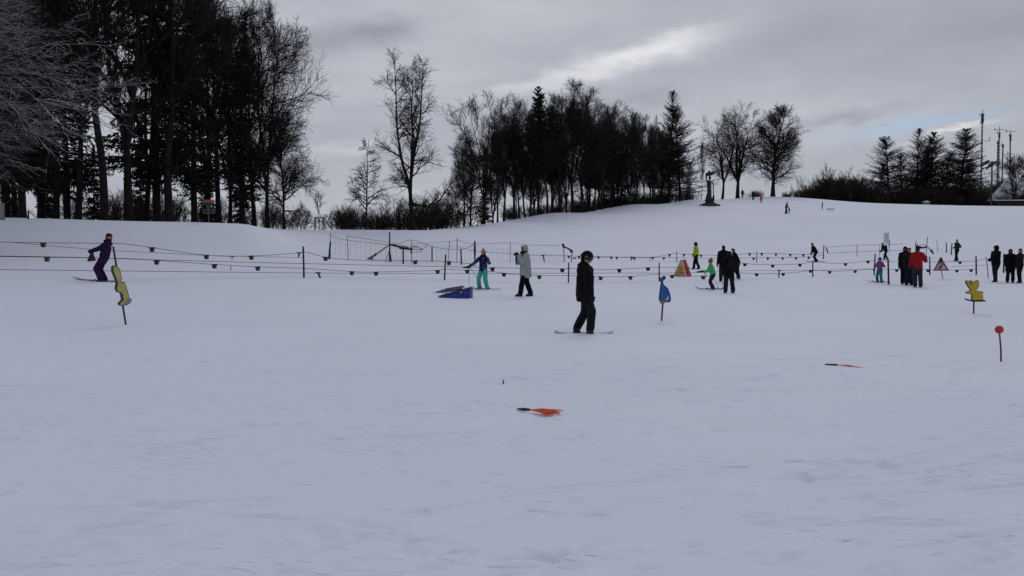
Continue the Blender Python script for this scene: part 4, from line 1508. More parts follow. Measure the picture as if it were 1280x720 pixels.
def brush(px0, py0, px1, py1, label, n, fan, rz=0):
    """slalom brush lying in the snow: black stub and a bundle of orange bristles"""
    a, b = hit(px0, py0), hit(px1, py1)
    t = thing('slalom_brush', label, 'brush marker', a, 0, 'slalom brushes lying in the snow')
    d = b - a
    L = d.length
    d.normalize()
    s = Vector((-d.y, d.x, 0))
    m = MB()
    m.tube([Vector((0, 0, .02)), d * (.18 * L) + Vector((0, 0, .025)), d * (.34 * L) + Vector((0, 0, .03))], [.007, .017, .013] if n > 40 else [.014, .014, .012], 8)
    m.build('stub', BLACKP, t)
    m = MB()
    rr = random.Random(5)
    for k in range(n):
        f = rr.uniform(-1, 1)
        u = rr.uniform(0, .05)
        e0 = d * (.33 * L) + Vector((0, 0, .03)) + s * f * .008
        e2 = d * (L * rr.uniform(.9, 1.05)) + s * (f * fan * L) + Vector((0, 0, .012 + u * fan * 3))
        m.tube([e0, (e0 + e2) / 2 + Vector((0, 0, .015 * rr.random())), e2], [.0035, .003, .0022], 4)
    m.build('bristles', ORANGE, t)


brush(646.5, 515.5, 694, 520.5, 'orange bristle brush lying spread on the snow in the foreground', 64, .24)
brush(1031.5, 458, 1076, 461.5, 'closed orange and black brush lying on the snow at right', 40, .03)
a = hit(629, 481)
m = MB()
m.tube([(0, 0, -.01), (.004, 0, .03), (-.006, .01, .06)], [.008, .010, .004], 6)
tag(m.build('twig_scrap', DKSTEEL, None, a), 'tiny dark scrap sticking out of the snow above the bristle brush', 'scrap')

# blue ramps
a = hit(586.5, 373)
Y = a.y
s = Y / FPX
t = thing('ski_ramp', 'dark blue wedge ramp in front of the girl in teal trousers', 'ramp', a, R(-10))
L, h, D = 39 * s, 12.5 * s, .5
for yy, nm in ((0, 'side_panel'), (D, 'side_panel')):
    m = MB()
    m.prism([(-L, 0), (0, 0), (0, h), (-.05, h), (-L, .04)], .03, lambda x, y, z_, yy=yy: (x, y + yy, z_))
    m.build(nm, BLUEP, t)
m = MB()
m.prism([(-L - .02, .045), (.0, h + .005), (.0, h + .035), (-L - .02, .075)], D + .1, lambda x, y, z_: (x, y + D / 2, z_))
m.build('deck', mat('ramp_dark_deck', (.012, .016, .05), .6, .3), t)
m = MB()
m.prism([(-.012, 0), (.012, 0), (.012, h - .01), (-.012, h - .01)], D - .06, lambda x, y, z_: (x + .005, y + D / 2, z_))
m.build('back_panel', BLUEP, t)
m = MB()
m.prism([(-.30, .17), (-.25, .16), (-.22, .20), (-.24, .25), (-.30, .24)], .006, lambda x, y, z_: (x, y - .02, z_))
m.build('worn_mark', mat('ramp_worn', (.20, .24, .36), .6, .3), t)
a = hit(577, 367.5)
s = a.y / FPX
t = thing('plank_ramp', 'grey planked ramp lying just behind the dark blue wedge', 'ramp', a, R(-10))
L, h = 37 * s, 5.5 * s
for k in range(4):
    m = MB()
    zk = .045 * k
    m.prism([(-L * (1 - .12 * k), .0 + zk), (0, h + zk - .05), (0, h + zk - .008), (-L * (1 - .12 * k), .044 + zk)], .16, lambda x, y, z_, k=k: (x, y + .10 * k, z_))
    m.build('plank', GREYP if k % 2 == 0 else mat('plank_dark', (.02, .025, .05), .7, .3), t)
m = MB()
m.prism([(-.05, -.02), (-.0, -.02), (-.0, h), (-.05, h - .01)], .5, lambda x, y, z_: (x - .01, y + .2, z_))
m.build('support', BLUEP, t)

# disc golf basket on the left bank
a = gp(261, 57.5)
t = thing('disc_basket', 'disc golf basket with orange top band before the left wood', 'disc golf basket', a)
s = a.y / FPX
zb = lambda py: (wp(261, py, a.y) - a).z
m = MB(); m.tube([(0, 0, -.2), (0, 0, zb(250))], .03, 8); m.build('pole', STEEL, t)
m = MB(); m.tube([(0, 0, zb(253.2)), (0, 0, zb(250))], 6.2 * s, 24); m.build('top_band', mat('faded_orange', (.32, .085, .02), .7, .25), t)
m = MB()
for k in range(14):
    q = 2 * math.pi * k / 14
    m.tube([(5.5 * s * math.cos(q), 5.5 * s * math.sin(q), zb(253)), (2.5 * s * math.cos(q), 2.5 * s * math.sin(q), zb(258.5)), (1.2 * s * math.cos(q), 1.2 * s * math.sin(q), zb(263))], .012, 5)
m.build('chains', STEEL, t)
m = MB()
for k in range(22):
    q = 2 * math.pi * k / 22
    m.tube([(7 * s * math.cos(q), 7 * s * math.sin(q), zb(262)), (7 * s * math.cos(q), 7 * s * math.sin(q), zb(266.5)), (0, 0, zb(267))], .010, 4)
for zz in (zb(262), zb(266.5)):
    m.tube([(7 * s * math.cos(q), 7 * s * math.sin(q), zz) for q in np.linspace(0, 2 * math.pi, 25)], .014, 5)
m.build('basket', STEEL, t)

# board and short post at the left edge
a = gp(-2, 55)
t = thing('notice_board', 'grey notice board cut by the left picture edge', 'board', a)
zb = lambda py: (wp(-2, py, a.y) - a).z
m = MB(); m.box((0, 0, zb(264)), (.72, .06, zb(253) - zb(274))); m.build('panel', mat('notice_grey', (.16, .165, .18), .7, .2), t, bevel=.01)
m = MB(); m.box((0, -.035, zb(264)), (.60, .02, (zb(253) - zb(274)) * .85)); m.build('sheet', mat('notice_sheet', (.24, .245, .26), .7, .15), t)
for sx in (-1, 1):
    m = MB(); m.tube([(sx * .3, .06, -.3), (sx * .3, .06, zb(254))], .035, 8); m.build('post', WOOD, t)
o, _, _ = post(35.5, 264, 35.5, 275.5, .05, 'short_post', WOOD, 56)
tag(o, 'short dark post on the left bank near the left edge', 'post')

# stakes round the sapling
a = gp(399, 91.5)
t = thing('tree_stakes', 'wooden frame of stakes around the sapling', 'stakes', a)
zt = (wp(399, 271.5, a.y) - a).z
for sx, sy in ((-.4, -.25), (.4, -.25), (-.4, .35), (.4, .35)):
    m = MB(); m.tube([(sx, sy, -.3), (sx, sy, zt)], .045, 8); m.build('stake', WOOD, t)
for p, q in (((-.4, -.29), (.4, -.29)), ((-.4, .39), (.4, .39))):
    m = MB(); m.tube([(p[0], p[1], zt - .06), (q[0], q[1], zt - .06)], .035, 6); m.build('rail', WOOD, t)


# statue on the hill
BRONZE = mat('dark_bronze', (.016, .017, .017), .55, .4, 3)
STONE = mat('plinth_stone', (.035, .035, .038), .9, .3, 3, snow=.36)
a = hit(887, 257)
s = a.y / FPX
t = thing('statue', 'dark bronze statue holding a bulky load overhead on a stepped plinth', 'statue', a)
H_ = lambda py: (257 - py) * s
m = MB()
m.tube([(0, 0, -.3), (0, 0, H_(255.7)), (0, 0, H_(255.5))], [14 * s, 13 * s, 10 * s], 20)
m.tube([(0, 0, H_(255.7)), (0, 0, H_(254))], [9 * s, 8.6 * s], 20)
m.tube([(0, 0, H_(254)), (0, 0, H_(251))], [5.6 * s, 5.4 * s], 12)
m.tube([(0, 0, H_(251)), (0, 0, H_(250))], [6.4 * s, 6.2 * s], 12)
m.build('plinth', STONE, t)
m = MB()
U = lambda x, py, y=0: (x * s, y * s, H_(py))
m.cap(U(-1.6, 251), U(-1.4, 238), 1.7 * s, 2.0 * s)
m.cap(U(.9, 251), U(.4, 238), 1.6 * s, 1.9 * s)
m.cap(U(-.6, 240), U(-.8, 228), 2.5 * s, 2.7 * s)
m.cap(U(4.4, 250.5), U(4.9, 245), 1.7 * s, 1.2 * s)
m.cap(U(4.8, 245), U(4.2, 226), .75 * s, .6 * s)
m.cap(U(-3.0, 229), U(-4.5, 222.5), 1.0 * s, .8 * s)
m.cap(U(-4.5, 222.5), U(-3.4, 218), .8 * s, .8 * s)
m.cap(U(1.4, 228), U(4.2, 229.5), .9 * s, .7 * s)
m.ball(U(.0, 222.6), (1.8 * s, 1.8 * s, 2.3 * s))
m.cap(U(-3.8, 218.6), U(-.5, 217.2), 2.2 * s, 2.7 * s)
m.cap(U(.5, 217.6), U(4.2, 216.4), 2.5 * s, 2.0 * s)
m.cap(U(-1.2, 214.6), U(-.6, 213.6), 1.0 * s, .8 * s)
m.cap(U(4.2, 215.0), U(5.0, 214.2), .9 * s, .7 * s)
m.cap(U(-4.0, 246), U(-2.6, 242), 1.0 * s, .8 * s)
m.cap(U(-5.2, 251), U(-3.6, 246), .9 * s, .9 * s)
o = m.build('figure', BRONZE, t, smooth=True)
md = o.modifiers.new('remesh', 'REMESH'); md.mode = 'VOXEL'; md.voxel_size = .055
md = o.modifiers.new('smooth', 'SMOOTH'); md.iterations = 2

# lamp standard, masts and chalet at the right
def far_base(px, Y):
    return gp(px, Y)


a = gp(1239, 203)
s = a.y / FPX
zz = lambda py: (wp(1239, py, a.y) - a).z
t = thing('floodlight', 'dark floodlight pole with a cluster of lamp heads near the right edge', 'floodlight', a)
m = MB(); m.tube([(0, 0, -.3), (0, 0, zz(201))], [.20, .15], 8); m.build('pole', DKSTEEL, t)
m = MB(); m.box((-.4, 0, zz(203)), (3.3, .2, .18)); m.build('crossbar', DKSTEEL, t)
for k, (dx, dz, w, h_) in enumerate(((-1.9, -.1, .75, 1.0), (-1.1, .35, .8, 1.1), (-.9, -.75, .8, .8), (-.15, -.2, .75, 1.2), (.65, .25, .6, .9), (1.35, -.1, .5, .7), (-1.8, -1.0, .5, .5))):
    m = MB()
    m.cap((dx - w * .3, -.3 + .12 * k, zz(203.7) - .3 + dz), (dx + w * .3, -.1, zz(203.7) - .3 + dz + .25), h_ * .36, h_ * .30, (0, 1, 0), 1.0, 8, 2)
    m.build('lamp_head', DKSTEEL, t)

MAST = mat('mast_steel', (.03, .032, .04), .6, .3)
for k, (px, pt, l, bars, fat) in enumerate(((1226, 137, 'tallest lattice radio mast, left of the mast cluster at right', ((143.5, 5), (154, 3.5), (176, 13)), (142, 153)),
                                           (1247.5, 158, 'second tallest radio mast, with crossarms, right of the floodlight', ((162, 9), (166, 4)), (166, 172)),
                                           (1252.3, 179, 'short slim radio mast between two taller ones at right', ((181, 3),), (181, 184)),
                                           (1261.5, 163, 'rightmost radio mast with a wide top crossarm', ((164, 9), (169, 3), (192, 5)), (168, 176)),
                                           (1246.0, 176, 'faint thin mast hard against the second tallest one', ((178, 2),), (178, 180)))):
    Y = 330
    b = gp(px, Y)
    s = Y / FPX
    zz = lambda py: (wp(px, py, Y) - b).z
    t = thing('radio_mast', l, 'radio mast', b, 0, 'radio masts on the right skyline')
    m = MB()
    w = .30 if k in (0, 1) else .22
    c = [(w * math.cos(q), w * math.sin(q)) for q in (0.5, 2.6, 4.7)]
    zs = np.linspace(-2, zz(fat[0]), 26)
    for (x, y) in c:
        m.tube([(x, y, -2), (x * .6, y * .6, zz(fat[0]))], .11, 4)
    for i in range(25):
        f0, f1 = 1 - .4 * i / 25, 1 - .4 * (i + 1) / 25
        for j in range(3):
            p, q = c[j], c[(j + 1) % 3]
            m.tube([(p[0] * f0, p[1] * f0, zs[i]), (q[0] * f1, q[1] * f1, zs[i + 1])], .06, 4)
    m.build('lattice', MAST, t)
    m = MB()
    m.tube([(0, 0, zz(fat[1])), (0, 0, zz(fat[0]))], [.5 if k == 0 else .36, .42 if k == 0 else .28], 10)
    m.build('antenna_drum', MAST, t)
    m = MB(); m.tube([(0, 0, zz(fat[0]) - .5), (0, 0, zz(pt))], [.14, .07], 6); m.build('whip', MAST, t)
    for py, hw in bars:
        m = MB()
        m.tube([(-hw * s * .8, 0, zz(py)), (hw * s * .7, 0, zz(py))], .08, 5)
        if k == 0 and py == 176:
            m.tube([(hw * s * .7, 0, zz(py)), (hw * s * .7, 0, zz(py - 5))], .10, 5)
        m.tube([(-hw * s * .6, 0, zz(py) - .5), (-hw * s * .6, 0, zz(py) + .6)], .09, 5)
        m.build('crossarm', MAST, t)

# chalet with a snowy roof
a = gp(1279, 222)
t = thing('chalet', 'dark wooden chalet with steep snow-covered hipped roof at the right edge', 'house', a, R(-4))
DW = mat('dark_boards', (.030, .026, .024), .85, .4, 2)
SNR = mat('roof_snow', (.70, .73, .80), .8, .06, .5)
sc_ = 222 / FPX
Wd, Dp, Eh, Rh = 13.0, 9.0, 1.9, 7.2
m = MB()
m.box((0, 0, (Eh - 2) / 2), (Wd - 1.0, Dp - 1.0, Eh + 2))
m.build('wall', DW, t)
rd = 3.6                                       # half length of the ridge
for nm, mt, z0, gr in (('roof', DW, 0.0, .0), ('snow_cover', SNR, .24, -.06)):
    E = [(-Wd / 2 - gr, -Dp / 2 - gr, Eh + z0), (Wd / 2 + gr, -Dp / 2 - gr, Eh + z0), (Wd / 2 + gr, Dp / 2 + gr, Eh + z0), (-Wd / 2 - gr, Dp / 2 + gr, Eh + z0),
         (-rd, 0, Rh + z0), (rd, 0, Rh + z0)]
    lo = [(x, y, z_ - .2) for x, y, z_ in E[:4]]
    m = MB()
    m.add(E + lo, [(0, 1, 5, 4), (1, 2, 5), (2, 3, 4, 5), (3, 0, 4), (0, 6, 7, 1), (1, 7, 8, 2), (2, 8, 9, 3), (3, 9, 6, 0), (6, 9, 8, 7)])
    if nm == 'roof':
        rf = m.build(nm, mt, t)
    else:
        m.build(nm, mt, rf)
m = MB(); m.box((2.0, -2.0, Rh - 1.2), (.8, .8, 2.4)); m.build('chimney', mat('chimney_stone', (.10, .09, .085), .9, .3), t)
for xx in (-3.2, 0, 3.2):
    m = MB(); m.box((xx, -Dp / 2 + .48, .8), (1.1, .10, .95)); w_ = m.build('window', mat('window_frame_wood', (.10, .09, .08), .7, .2), t)
    m = MB(); m.box((xx, -Dp / 2 + .425, .8), (.9, .03, .75)); m.build('pane', mat('dark_pane', (.02, .025, .03), .15, .1), w_)
a = gp(1262, 214)
t = thing('shed', 'low dark shed with flat snowy roof below the chalet', 'shed', a, R(-6))
m = MB(); m.box((0, 0, .2), (7.5, 4, 2.6)); m.build('wall', DW, t)
m = MB(); m.box((0, 0, 1.6), (8.4, 4.8, .22)); rf = m.build('roof', DW, t)
m = MB(); m.box((0, 0, 1.80), (8.2, 4.6, .18)); m.build('snow_cover', SNR, rf, bevel=.08)
m = MB(); m.box((-1.5, -2.03, -.1), (1.2, .08, 1.9)); m.build('door', mat('shed_door', (.06, .055, .05), .8, .3), t)
a = gp(1157, 207)
t = thing('info_hut', 'small pale hut at the foot of the dark larches', 'hut', a)
m = MB(); m.box((0, 0, .35), (1.3, 1.0, 1.3)); m.build('wall', mat('hut_grey', (.16, .17, .18), .7, .2), t)
m = MB(); m.prism([(-.8, 1.0), (.8, 1.0), (0, 1.35)], 1.3, lambda x, y, z_: (x, y, z_)); m.build('roof', SNR, t)

# ---------------------------------------------------------------- people
SKIN = mat('skin', (.36, .22, .16), .6, .1)
BLK = mat('black_cloth', (.005, .005, .006), .9, .4, 14)
BLK2 = mat('charcoal_cloth', (.011, .011, .014), .9, .4, 14)
NAVY = mat('navy_cloth', (.012, .014, .024), .9, .4, 14)
BOOT = mat('boot_black', (.010, .010, .011), .7, .3)
BOOTW = mat('boot_white', (.40, .40, .42), .6, .2)
GLV = mat('black_glove', (.010, .010, .011), .85, .3)
HELM = mat('helmet_black', (.006, .006, .008), .8, .2)
HAIR = mat('dark_hair', (.020, .015, .012), .8, .3, 30)
EYEM = mat('eye_dark', (.01, .01, .01), .3, .1)
LIP = mat('lip', (.25, .11, .09), .6, .1)
LENS = mat('goggle_lens', (.02, .02, .03), .15, .1)


def remesh(o, vox, sm=3, wr=0.0, ws=.10):
    md = o.modifiers.new('remesh', 'REMESH')
    md.mode = 'VOXEL'
    md.voxel_size = vox
    md.use_smooth_shade = True
    if sm:
        md = o.modifiers.new('smooth', 'SMOOTH')
        md.iterations = sm
        md.factor = .5
    if wr:
        if 'folds' not in bpy.data.textures:
            tx = bpy.data.textures.new('folds', 'CLOUDS')
            tx.noise_scale = .14
            tx.noise_depth = 2
        md = o.modifiers.new('folds', 'DISPLACE')
        md.texture = bpy.data.textures['folds']
        md.texture_coords = 'GLOBAL'
        md.strength = wr
        md.mid_level = .5


def ik(a, b, l1, l2, hint):
    a, b = np.array(a, float), np.array(b, float)
    d = b - a
    L = np.linalg.norm(d)
    if L > (l1 + l2) * .995:
        b = a + d / L * (l1 + l2) * .995
        d = b - a
        L = np.linalg.norm(d)
    x = (l1 * l1 - l2 * l2 + L * L) / (2 * L)
    h = math.sqrt(max(l1 * l1 - x * x, 1e-8))
    u = d / L
    hv = np.array(hint, float)
    hv = hv - u * np.dot(hv, u)
    hv /= np.linalg.norm(hv) + 1e-9
    return a + u * x + hv * h, b


def glove_mesh(name, s):
    """a gently curled five-finger glove; wrist at origin, fingers along -z, palm facing +y... scaled to body height s"""
    m = MB()
    k = s / 1.75
    m.cap((0, 0, .01), (0, 0, -.085 * k), .036 * k, .040 * k, (1, 0, 0), 1.1, 12, 3)
    for i, (x, L) in enumerate(((-.033, .062), (-.011, .074), (.011, .070), (.033, .054))):
        x *= k
        L *= k
        p0 = np.array((x, 0, -.085 * k))
        p1 = p0 + np.array((x * .1, .012 * k, -L * .5))
        p2 = p1 + np.array((0, .034 * k, -L * .42))
        m.cap(p0, p1, .0135 * k, .0125 * k, (1, 0, 0), 1, 8, 2)
        m.cap(p1, p2, .0125 * k, .011 * k, (1, 0, 0), 1, 8, 2)
    q0, q1, q2 = np.array((-.036, .012, -.03)) * k, np.array((-.066, .034, -.062)) * k, np.array((-.060, .052, -.088)) * k
    m.cap(q0, q1, .016 * k, .0145 * k, (1, 0, 0), 1, 8, 2)
    m.cap(q1, q2, .0145 * k, .0125 * k, (1, 0, 0), 1, 8, 2)
    return m


def person(label, px, py, pyt, yaw, jacket, trousers, lean=0.0, hz=.525, feet=((.05, .08), (-.05, -.08)), hands=((.06, .15, .47), (.06, -.15, .47)),
           head=(0, 0), gear=('beanie', None), coat=.08, vox=.014, group=None, Y=None, boot=None, glove=None, fat=1.0, child=1.0, at=None, Hm=None,
           face=True, hood=False, elbow=(-.6, 0, -1), toe=(0, 0), scarf=None, name='person', sway=0.0, hoodm=None):
    """feet / hands: left then right, in fractions of height; x forward, y to the figure's left"""
    a = at or (hit(px, py) if Y is None else gp(px, Y))
    H = Hm or (py - pyt) / FPX * a.y
    a = a - Vector((0, 0, .022))
    t = thing(name, label, 'person', a, yaw, group)
    S = lambda p: np.array(p, float) * H
    l = R(lean)
    sp = np.array((math.sin(l), math.sin(R(sway)), math.cos(l)))
    sp /= np.linalg.norm(sp)
    lat = np.array((0, 1., 0)) - sp * np.dot((0, 1., 0), sp)
    lat /= np.linalg.norm(lat)
    fw = np.cross(lat, sp)
    hip = np.array((0., 0, hz))
    chest = hip + sp * .19
    sh = hip + sp * .285
    nk = hip + sp * .325
    hs = .125 * child                           # head height
    hp, hy = R(head[0]), R(head[1])             # pitch (down +), turn (left +)
    upv = sp * math.cos(l * .7) + np.array((math.sin(-l * .7), 0, 0)) if True else sp
    upv = np.array((math.sin(l * .35 + hp * .5), 0, math.cos(l * .35 + hp * .5)))
    hc = nk + upv * (hs * .62)
    Mh = Matrix.Rotation(hy, 3, 'Z') @ Matrix.Rotation(hp + l * .35, 3, 'Y')
    hd = lambda p: hc + np.array(Mh @ Vector((p[0] * hs, p[1] * hs, p[2] * hs)))
    joints = {}
    for i, sg in ((0, 1), (1, -1)):
        hj = hip + lat * sg * .050
        ank = np.array((feet[i][0], feet[i][1], .045 + (feet[i][2] if len(feet[i]) > 2 else 0)))
        kn, ank = ik(hj, ank, .245, .24, (1, sg * .12, .1))
        sj = sh - sp * .012 + lat * sg * .100 * fat
        el, wr = ik(sj, hands[i], .165, .155, np.array(elbow) + np.array((0, sg * .35, 0)))
        joints[i] = (hj, kn, ank, sj, el, wr)
    # body: one continuous surface from head to hands and feet
    m = MB()
    m.ball(S(hd((0.02, 0, .06))), np.array((.40, .345, .46)) * hs * H)
    m.cap(S(hd((.10, 0, -.20))), S(hd((.16, 0, -.32))), .24 * hs * H, .17 * hs * H)
    m.cap(S(hd((.40, 0, .05))), S(hd((.47, 0, -.09))), .045 * hs * H, .075 * hs * H, n=8, k=2)
    for sg in (-1, 1):
        m.ball(S(hd((0, sg * .37, -.02))), np.array((.08, .05, .12)) * hs * H, 8)
        m.ball(S(hd((.34, sg * .17, .12))), np.array((.09, .12, .06)) * hs * H, 8)
    m.cap(S(hd((.36, -.06, -.21))), S(hd((.36, .06, -.21))), .05 * hs * H, .05 * hs * H, n=8, k=2)
    m.cap(S(nk - sp * .02), S(hd((-.03, 0, -.2))), .033 * H, .034 * H)
    m.cap(S(hip), S(chest), .058 * H, .062 * H, (0, 1, 0), 1.25)
    m.cap(S(chest), S(sh), .062 * H, .05 * H, (0, 1, 0), 1.35)
    for i in (0, 1):
        hj, kn, ank, sj, el, wr = joints[i]
        m.cap(S(hj), S(kn), .047 * H, .032 * H)
        m.cap(S(kn), S(ank), .032 * H, .021 * H)
        m.cap(S(ank), S(ank + np.array((.06 * math.cos(R(toe[i])), .06 * math.sin(R(toe[i])), -.022))), .021 * H, .016 * H)
        m.cap(S(sj), S(el), .028 * H, .022 * H)
        m.cap(S(el), S(wr), .022 * H, .015 * H)
        u = (wr - el) / np.linalg.norm(wr - el)
        m.cap(S(wr), S(wr + u * .045), .017 * H, .018 * H)
    o = m.build('body', SKIN, t, smooth=True)
    remesh(o, vox * .8, 2)
    # jacket
    m = MB()
    jm = jacket
    m.cap(S(hip - sp * coat * .5 + sp * .02), S(chest), .092 * H * fat, .088 * H * fat, (0, 1, 0), 1.15, e0=.4)
    m.cap(S(hip - np.array((0, 0, coat))), S(hip + sp * .08), (.082 + max(0, coat - .09) * .25) * H * fat, .090 * H * fat, (0, 1, 0), 1.15, e0=.2)
    if coat > .12:                              # a long coat hangs over both thighs
        for i in (0, 1):
            hj, kn = joints[i][0], joints[i][1]
            k_ = (coat - .05) / .25
            m.cap(S(hj), S(hj + (kn - hj) * min(k_, .9)), .080 * H, .076 * H)
    m.cap(S(chest), S(sh - sp * .02), .088 * H * fat, .058 * H * fat, (0, 1, 0), 1.25)
    m.cap(S(sh), S(nk + sp * .012), .052 * H, .046 * H)
    for i in (0, 1):
        hj, kn, ank, sj, el, wr = joints[i]
        m.cap(S(sj), S(nk + sp * .004), .046 * H, .040 * H)
        m.cap(S(sj), S(el), .048 * H * fat, .042 * H * fat)
        u = (wr - el) / np.linalg.norm(wr - el)
        m.cap(S(el), S(wr - u * .012), .040 * H * fat, .030 * H * fat)
    if hood:                                    # hood lying on the shoulders
        m.cap(S(nk + np.array((-.05, .045, .005))), S(nk + np.array((-.05, -.045, .005))), .034 * H, .034 * H)
        m.cap(S(nk + np.array((-.055, 0, .0))), S(nk + np.array((-.02, 0, .025))), .04 * H, .05 * H)
    o = m.build('jacket', jm, t, smooth=True)
    remesh(o, vox, 3, .022 * H)
    # trousers
    m = MB()
    m.cap(S(hip + np.array((0, .028, -.01))), S(hip + np.array((0, -.028, -.01))), .068 * H, .068 * H)
    for i in (0, 1):
        hj, kn, ank, sj, el, wr = joints[i]
        m.cap(S(hj - np.array((0, 0, .01))), S(kn), .068 * H * (fat * .5 + .5), .054 * H)
        d = ank - kn
        m.cap(S(kn), S(kn + d * .90), .054 * H, .052 * H)
    o = m.build('trousers', trousers, t, smooth=True)
    remesh(o, vox, 3, .016 * H)
    # boots and gloves
    for i in (0, 1):
        hj, kn, ank, sj, el, wr = joints[i]
        q = R(toe[i])
        f = np.array((math.cos(q), math.sin(q), 0))
        m = MB()
        m.cap(S(ank + np.array((0, 0, .045))), S(ank + np.array((0, 0, -.005))), .034 * H, .036 * H)
        m.cap(S(ank - f * .022 + np.array((0, 0, -.026))), S(ank + f * .085 + np.array((0, 0, -.028))), .026 * H, .023 * H, (-f[1], f[0], 0), 1.25)
        m.cap(S(ank + np.array((0, 0, .01))), S(ank + f * .06 + np.array((0, 0, -.02))), .034 * H, .026 * H)
        o = m.build('boot', boot or BOOT, t, smooth=True)
        remesh(o, vox * .8, 2)
        gm = glove_mesh('glove', H)
        o = gm.build('glove', glove or GLV, t, smooth=True)
        u = Vector((wr - el)).normalized()
        zax = -u
        hint = Vector((0.3, -1 if i == 0 else 1, -.2))
        yax = (hint - zax * hint.dot(zax)).normalized()
        xax = yax.cross(zax)
        mw = Matrix((xax, yax, zax)).transposed().to_4x4()
        mw.translation = Vector(S(wr - u * .005 if False else wr))
        o.matrix_local = mw
        remesh(o, .0085 if vox < .02 else .012, 1)
    # head gear
    kind, gm = gear
    hm = MB()
    hh = hs * H
    if kind == 'helmet':
        hm.ball(S(hd((-.03, 0, .13))), np.array((.52, .46, .50)) * hh, 18)
        hm.cap(S(hd((-.12, .32, -.12))), S(hd((-.12, -.32, -.12))), .20 * hh, .20 * hh)
        o = hm.build('helmet', gm, t, smooth=True)
        # open the face: cut away what lies in front of the face, below the brow
        bm = bmesh.new()
        bm.from_mesh(o.data)
        fwd, up = np.array(Mh @ Vector((1, 0, 0))), np.array(Mh @ Vector((0, 0, 1)))
        kill = [v for v in bm.verts if (np.dot(np.array(v.co) / H - hc, fwd) > .10 * hs and np.dot(np.array(v.co) / H - hc, up) < .16 * hs)
                or np.dot(np.array(v.co) / H - hc, up) < -.30 * hs]
        bmesh.ops.delete(bm, geom=kill, context='VERTS')
        bm.to_mesh(o.data)
        bm.free()
        md = o.modifiers.new('shell', 'SOLIDIFY')
        md.thickness = .05 * hh
        md.offset = -1
    elif kind in ('beanie', 'bobble', 'jester'):
        hm.ball(S(hd((-.02, 0, .14))), np.array((.45, .40, .46)) * hh, 16)
        o = hm.build('hat', gm, t, smooth=True)
        bm = bmesh.new()
        bm.from_mesh(o.data)
        fwd, up = np.array(Mh @ Vector((1, 0, 0))), np.array(Mh @ Vector((0, 0, 1)))
        kill = [v for v in bm.verts if np.dot(np.array(v.co) / H - hc, up) < -.02 * hs or
                (np.dot(np.array(v.co) / H - hc, fwd) > .16 * hs and np.dot(np.array(v.co) / H - hc, up) < .18 * hs)]
        bmesh.ops.delete(bm, geom=kill, context='VERTS')
        bm.to_mesh(o.data)
        bm.free()
        md = o.modifiers.new('shell', 'SOLIDIFY')
        md.thickness = .05 * hh
        if kind == 'bobble':
            q = MB()
            q.ball(S(hd((-.05, 0, .70))), .15 * hh, 12)
            q.build('pompom', gm, o, smooth=True)
        if kind == 'jester':
            for p, e_ in (((0, .22, .5), (-.1, .55, .95)), ((0, -.22, .5), (-.1, -.60, .80)), ((0, 0, .6), (0, .1, 1.05))):
                q = MB()
                q.cap(S(hd(p)), S(hd(e_)), .13 * hh, .05 * hh)
                q.build('hat_point', gm, o, smooth=True)
        q = MB()
        q.ball(S(hd((-.10, 0, -.02))), np.array((.40, .38, .42)) * hh, 14)
        o2 = q.build('hair', HAIR, t, smooth=True)
    elif kind == 'hood':
        hm.ball(S(hd((-.10, 0, .08))), np.array((.54, .50, .58)) * hh, 18)
        hm.cap(S(hd((-.15, 0, -.2))), S(nk), .44 * hh, .05 * H)
        o = hm.build('hood', gm, t, smooth=True)
        remesh(o, vox, 2, .01 * H)
        q = MB()                                # hem of the hood around the face
        ring = [S(hd((.36, .30 * math.cos(u_), .06 + .40 * math.sin(u_)))) for u_ in np.linspace(0, 2 * math.pi, 17)]
        q.tube(ring, .075 * hh, 8)
        q.build('hood_rim', hoodm or gm, t, smooth=True)
    else:
        hm.ball(S(hd((-.07, 0, .13))), np.array((.43, .40, .46)) * hh, 16)
        o = hm.build('hair', gm or HAIR, t, smooth=True)
        bm = bmesh.new()
        bm.from_mesh(o.data)
        fwd, up = np.array(Mh @ Vector((1, 0, 0))), np.array(Mh @ Vector((0, 0, 1)))
        kill = [v for v in bm.verts if np.dot(np.array(v.co) / H - hc, fwd) > .12 * hs and np.dot(np.array(v.co) / H - hc, up) < .24 * hs]
        bmesh.ops.delete(bm, geom=kill, context='VERTS')
        bm.to_mesh(o.data)
        bm.free()
    if face and kind != 'none':
        for sg in (-1, 1):
            q = MB()
            q.ball(S(hd((.375, sg * .155, .06))), np.array((.04, .055, .035)) * hh, 8)
            q.build('eye', EYEM, t, smooth=True)
        q = MB()
        q.cap(S(hd((.405, -.09, -.215))), S(hd((.405, .09, -.215))), .022 * hh, .022 * hh, n=8, k=2)
        q.build('mouth', LIP, t, smooth=True)
    if scarf is not None:
        q = MB()
        ring = [S(nk + np.array((.02, 0, .016)) + np.array((.052 * math.cos(u_), .050 * math.sin(u_), -.008 * math.cos(u_)))) for u_ in np.linspace(0, 2 * math.pi, 17)]
        q.tube(ring, .026 * H, 8)
        q.build('scarf', scarf, t, smooth=True)
    t['_h'] = H
    del t['_h']
    return dict(t=t, H=H, a=a, yaw=yaw, j=joints, hd=hd, S=S, nk=nk, sh=sh, chest=chest, hip=hip, sp=sp, hs=hs, hh=hh)


def world(P, p):
    """local point (fractions of height) -> world"""
    v = Matrix.Rotation(P['yaw'], 3, 'Z') @ Vector(P['S'](p))
    return v + P['a']


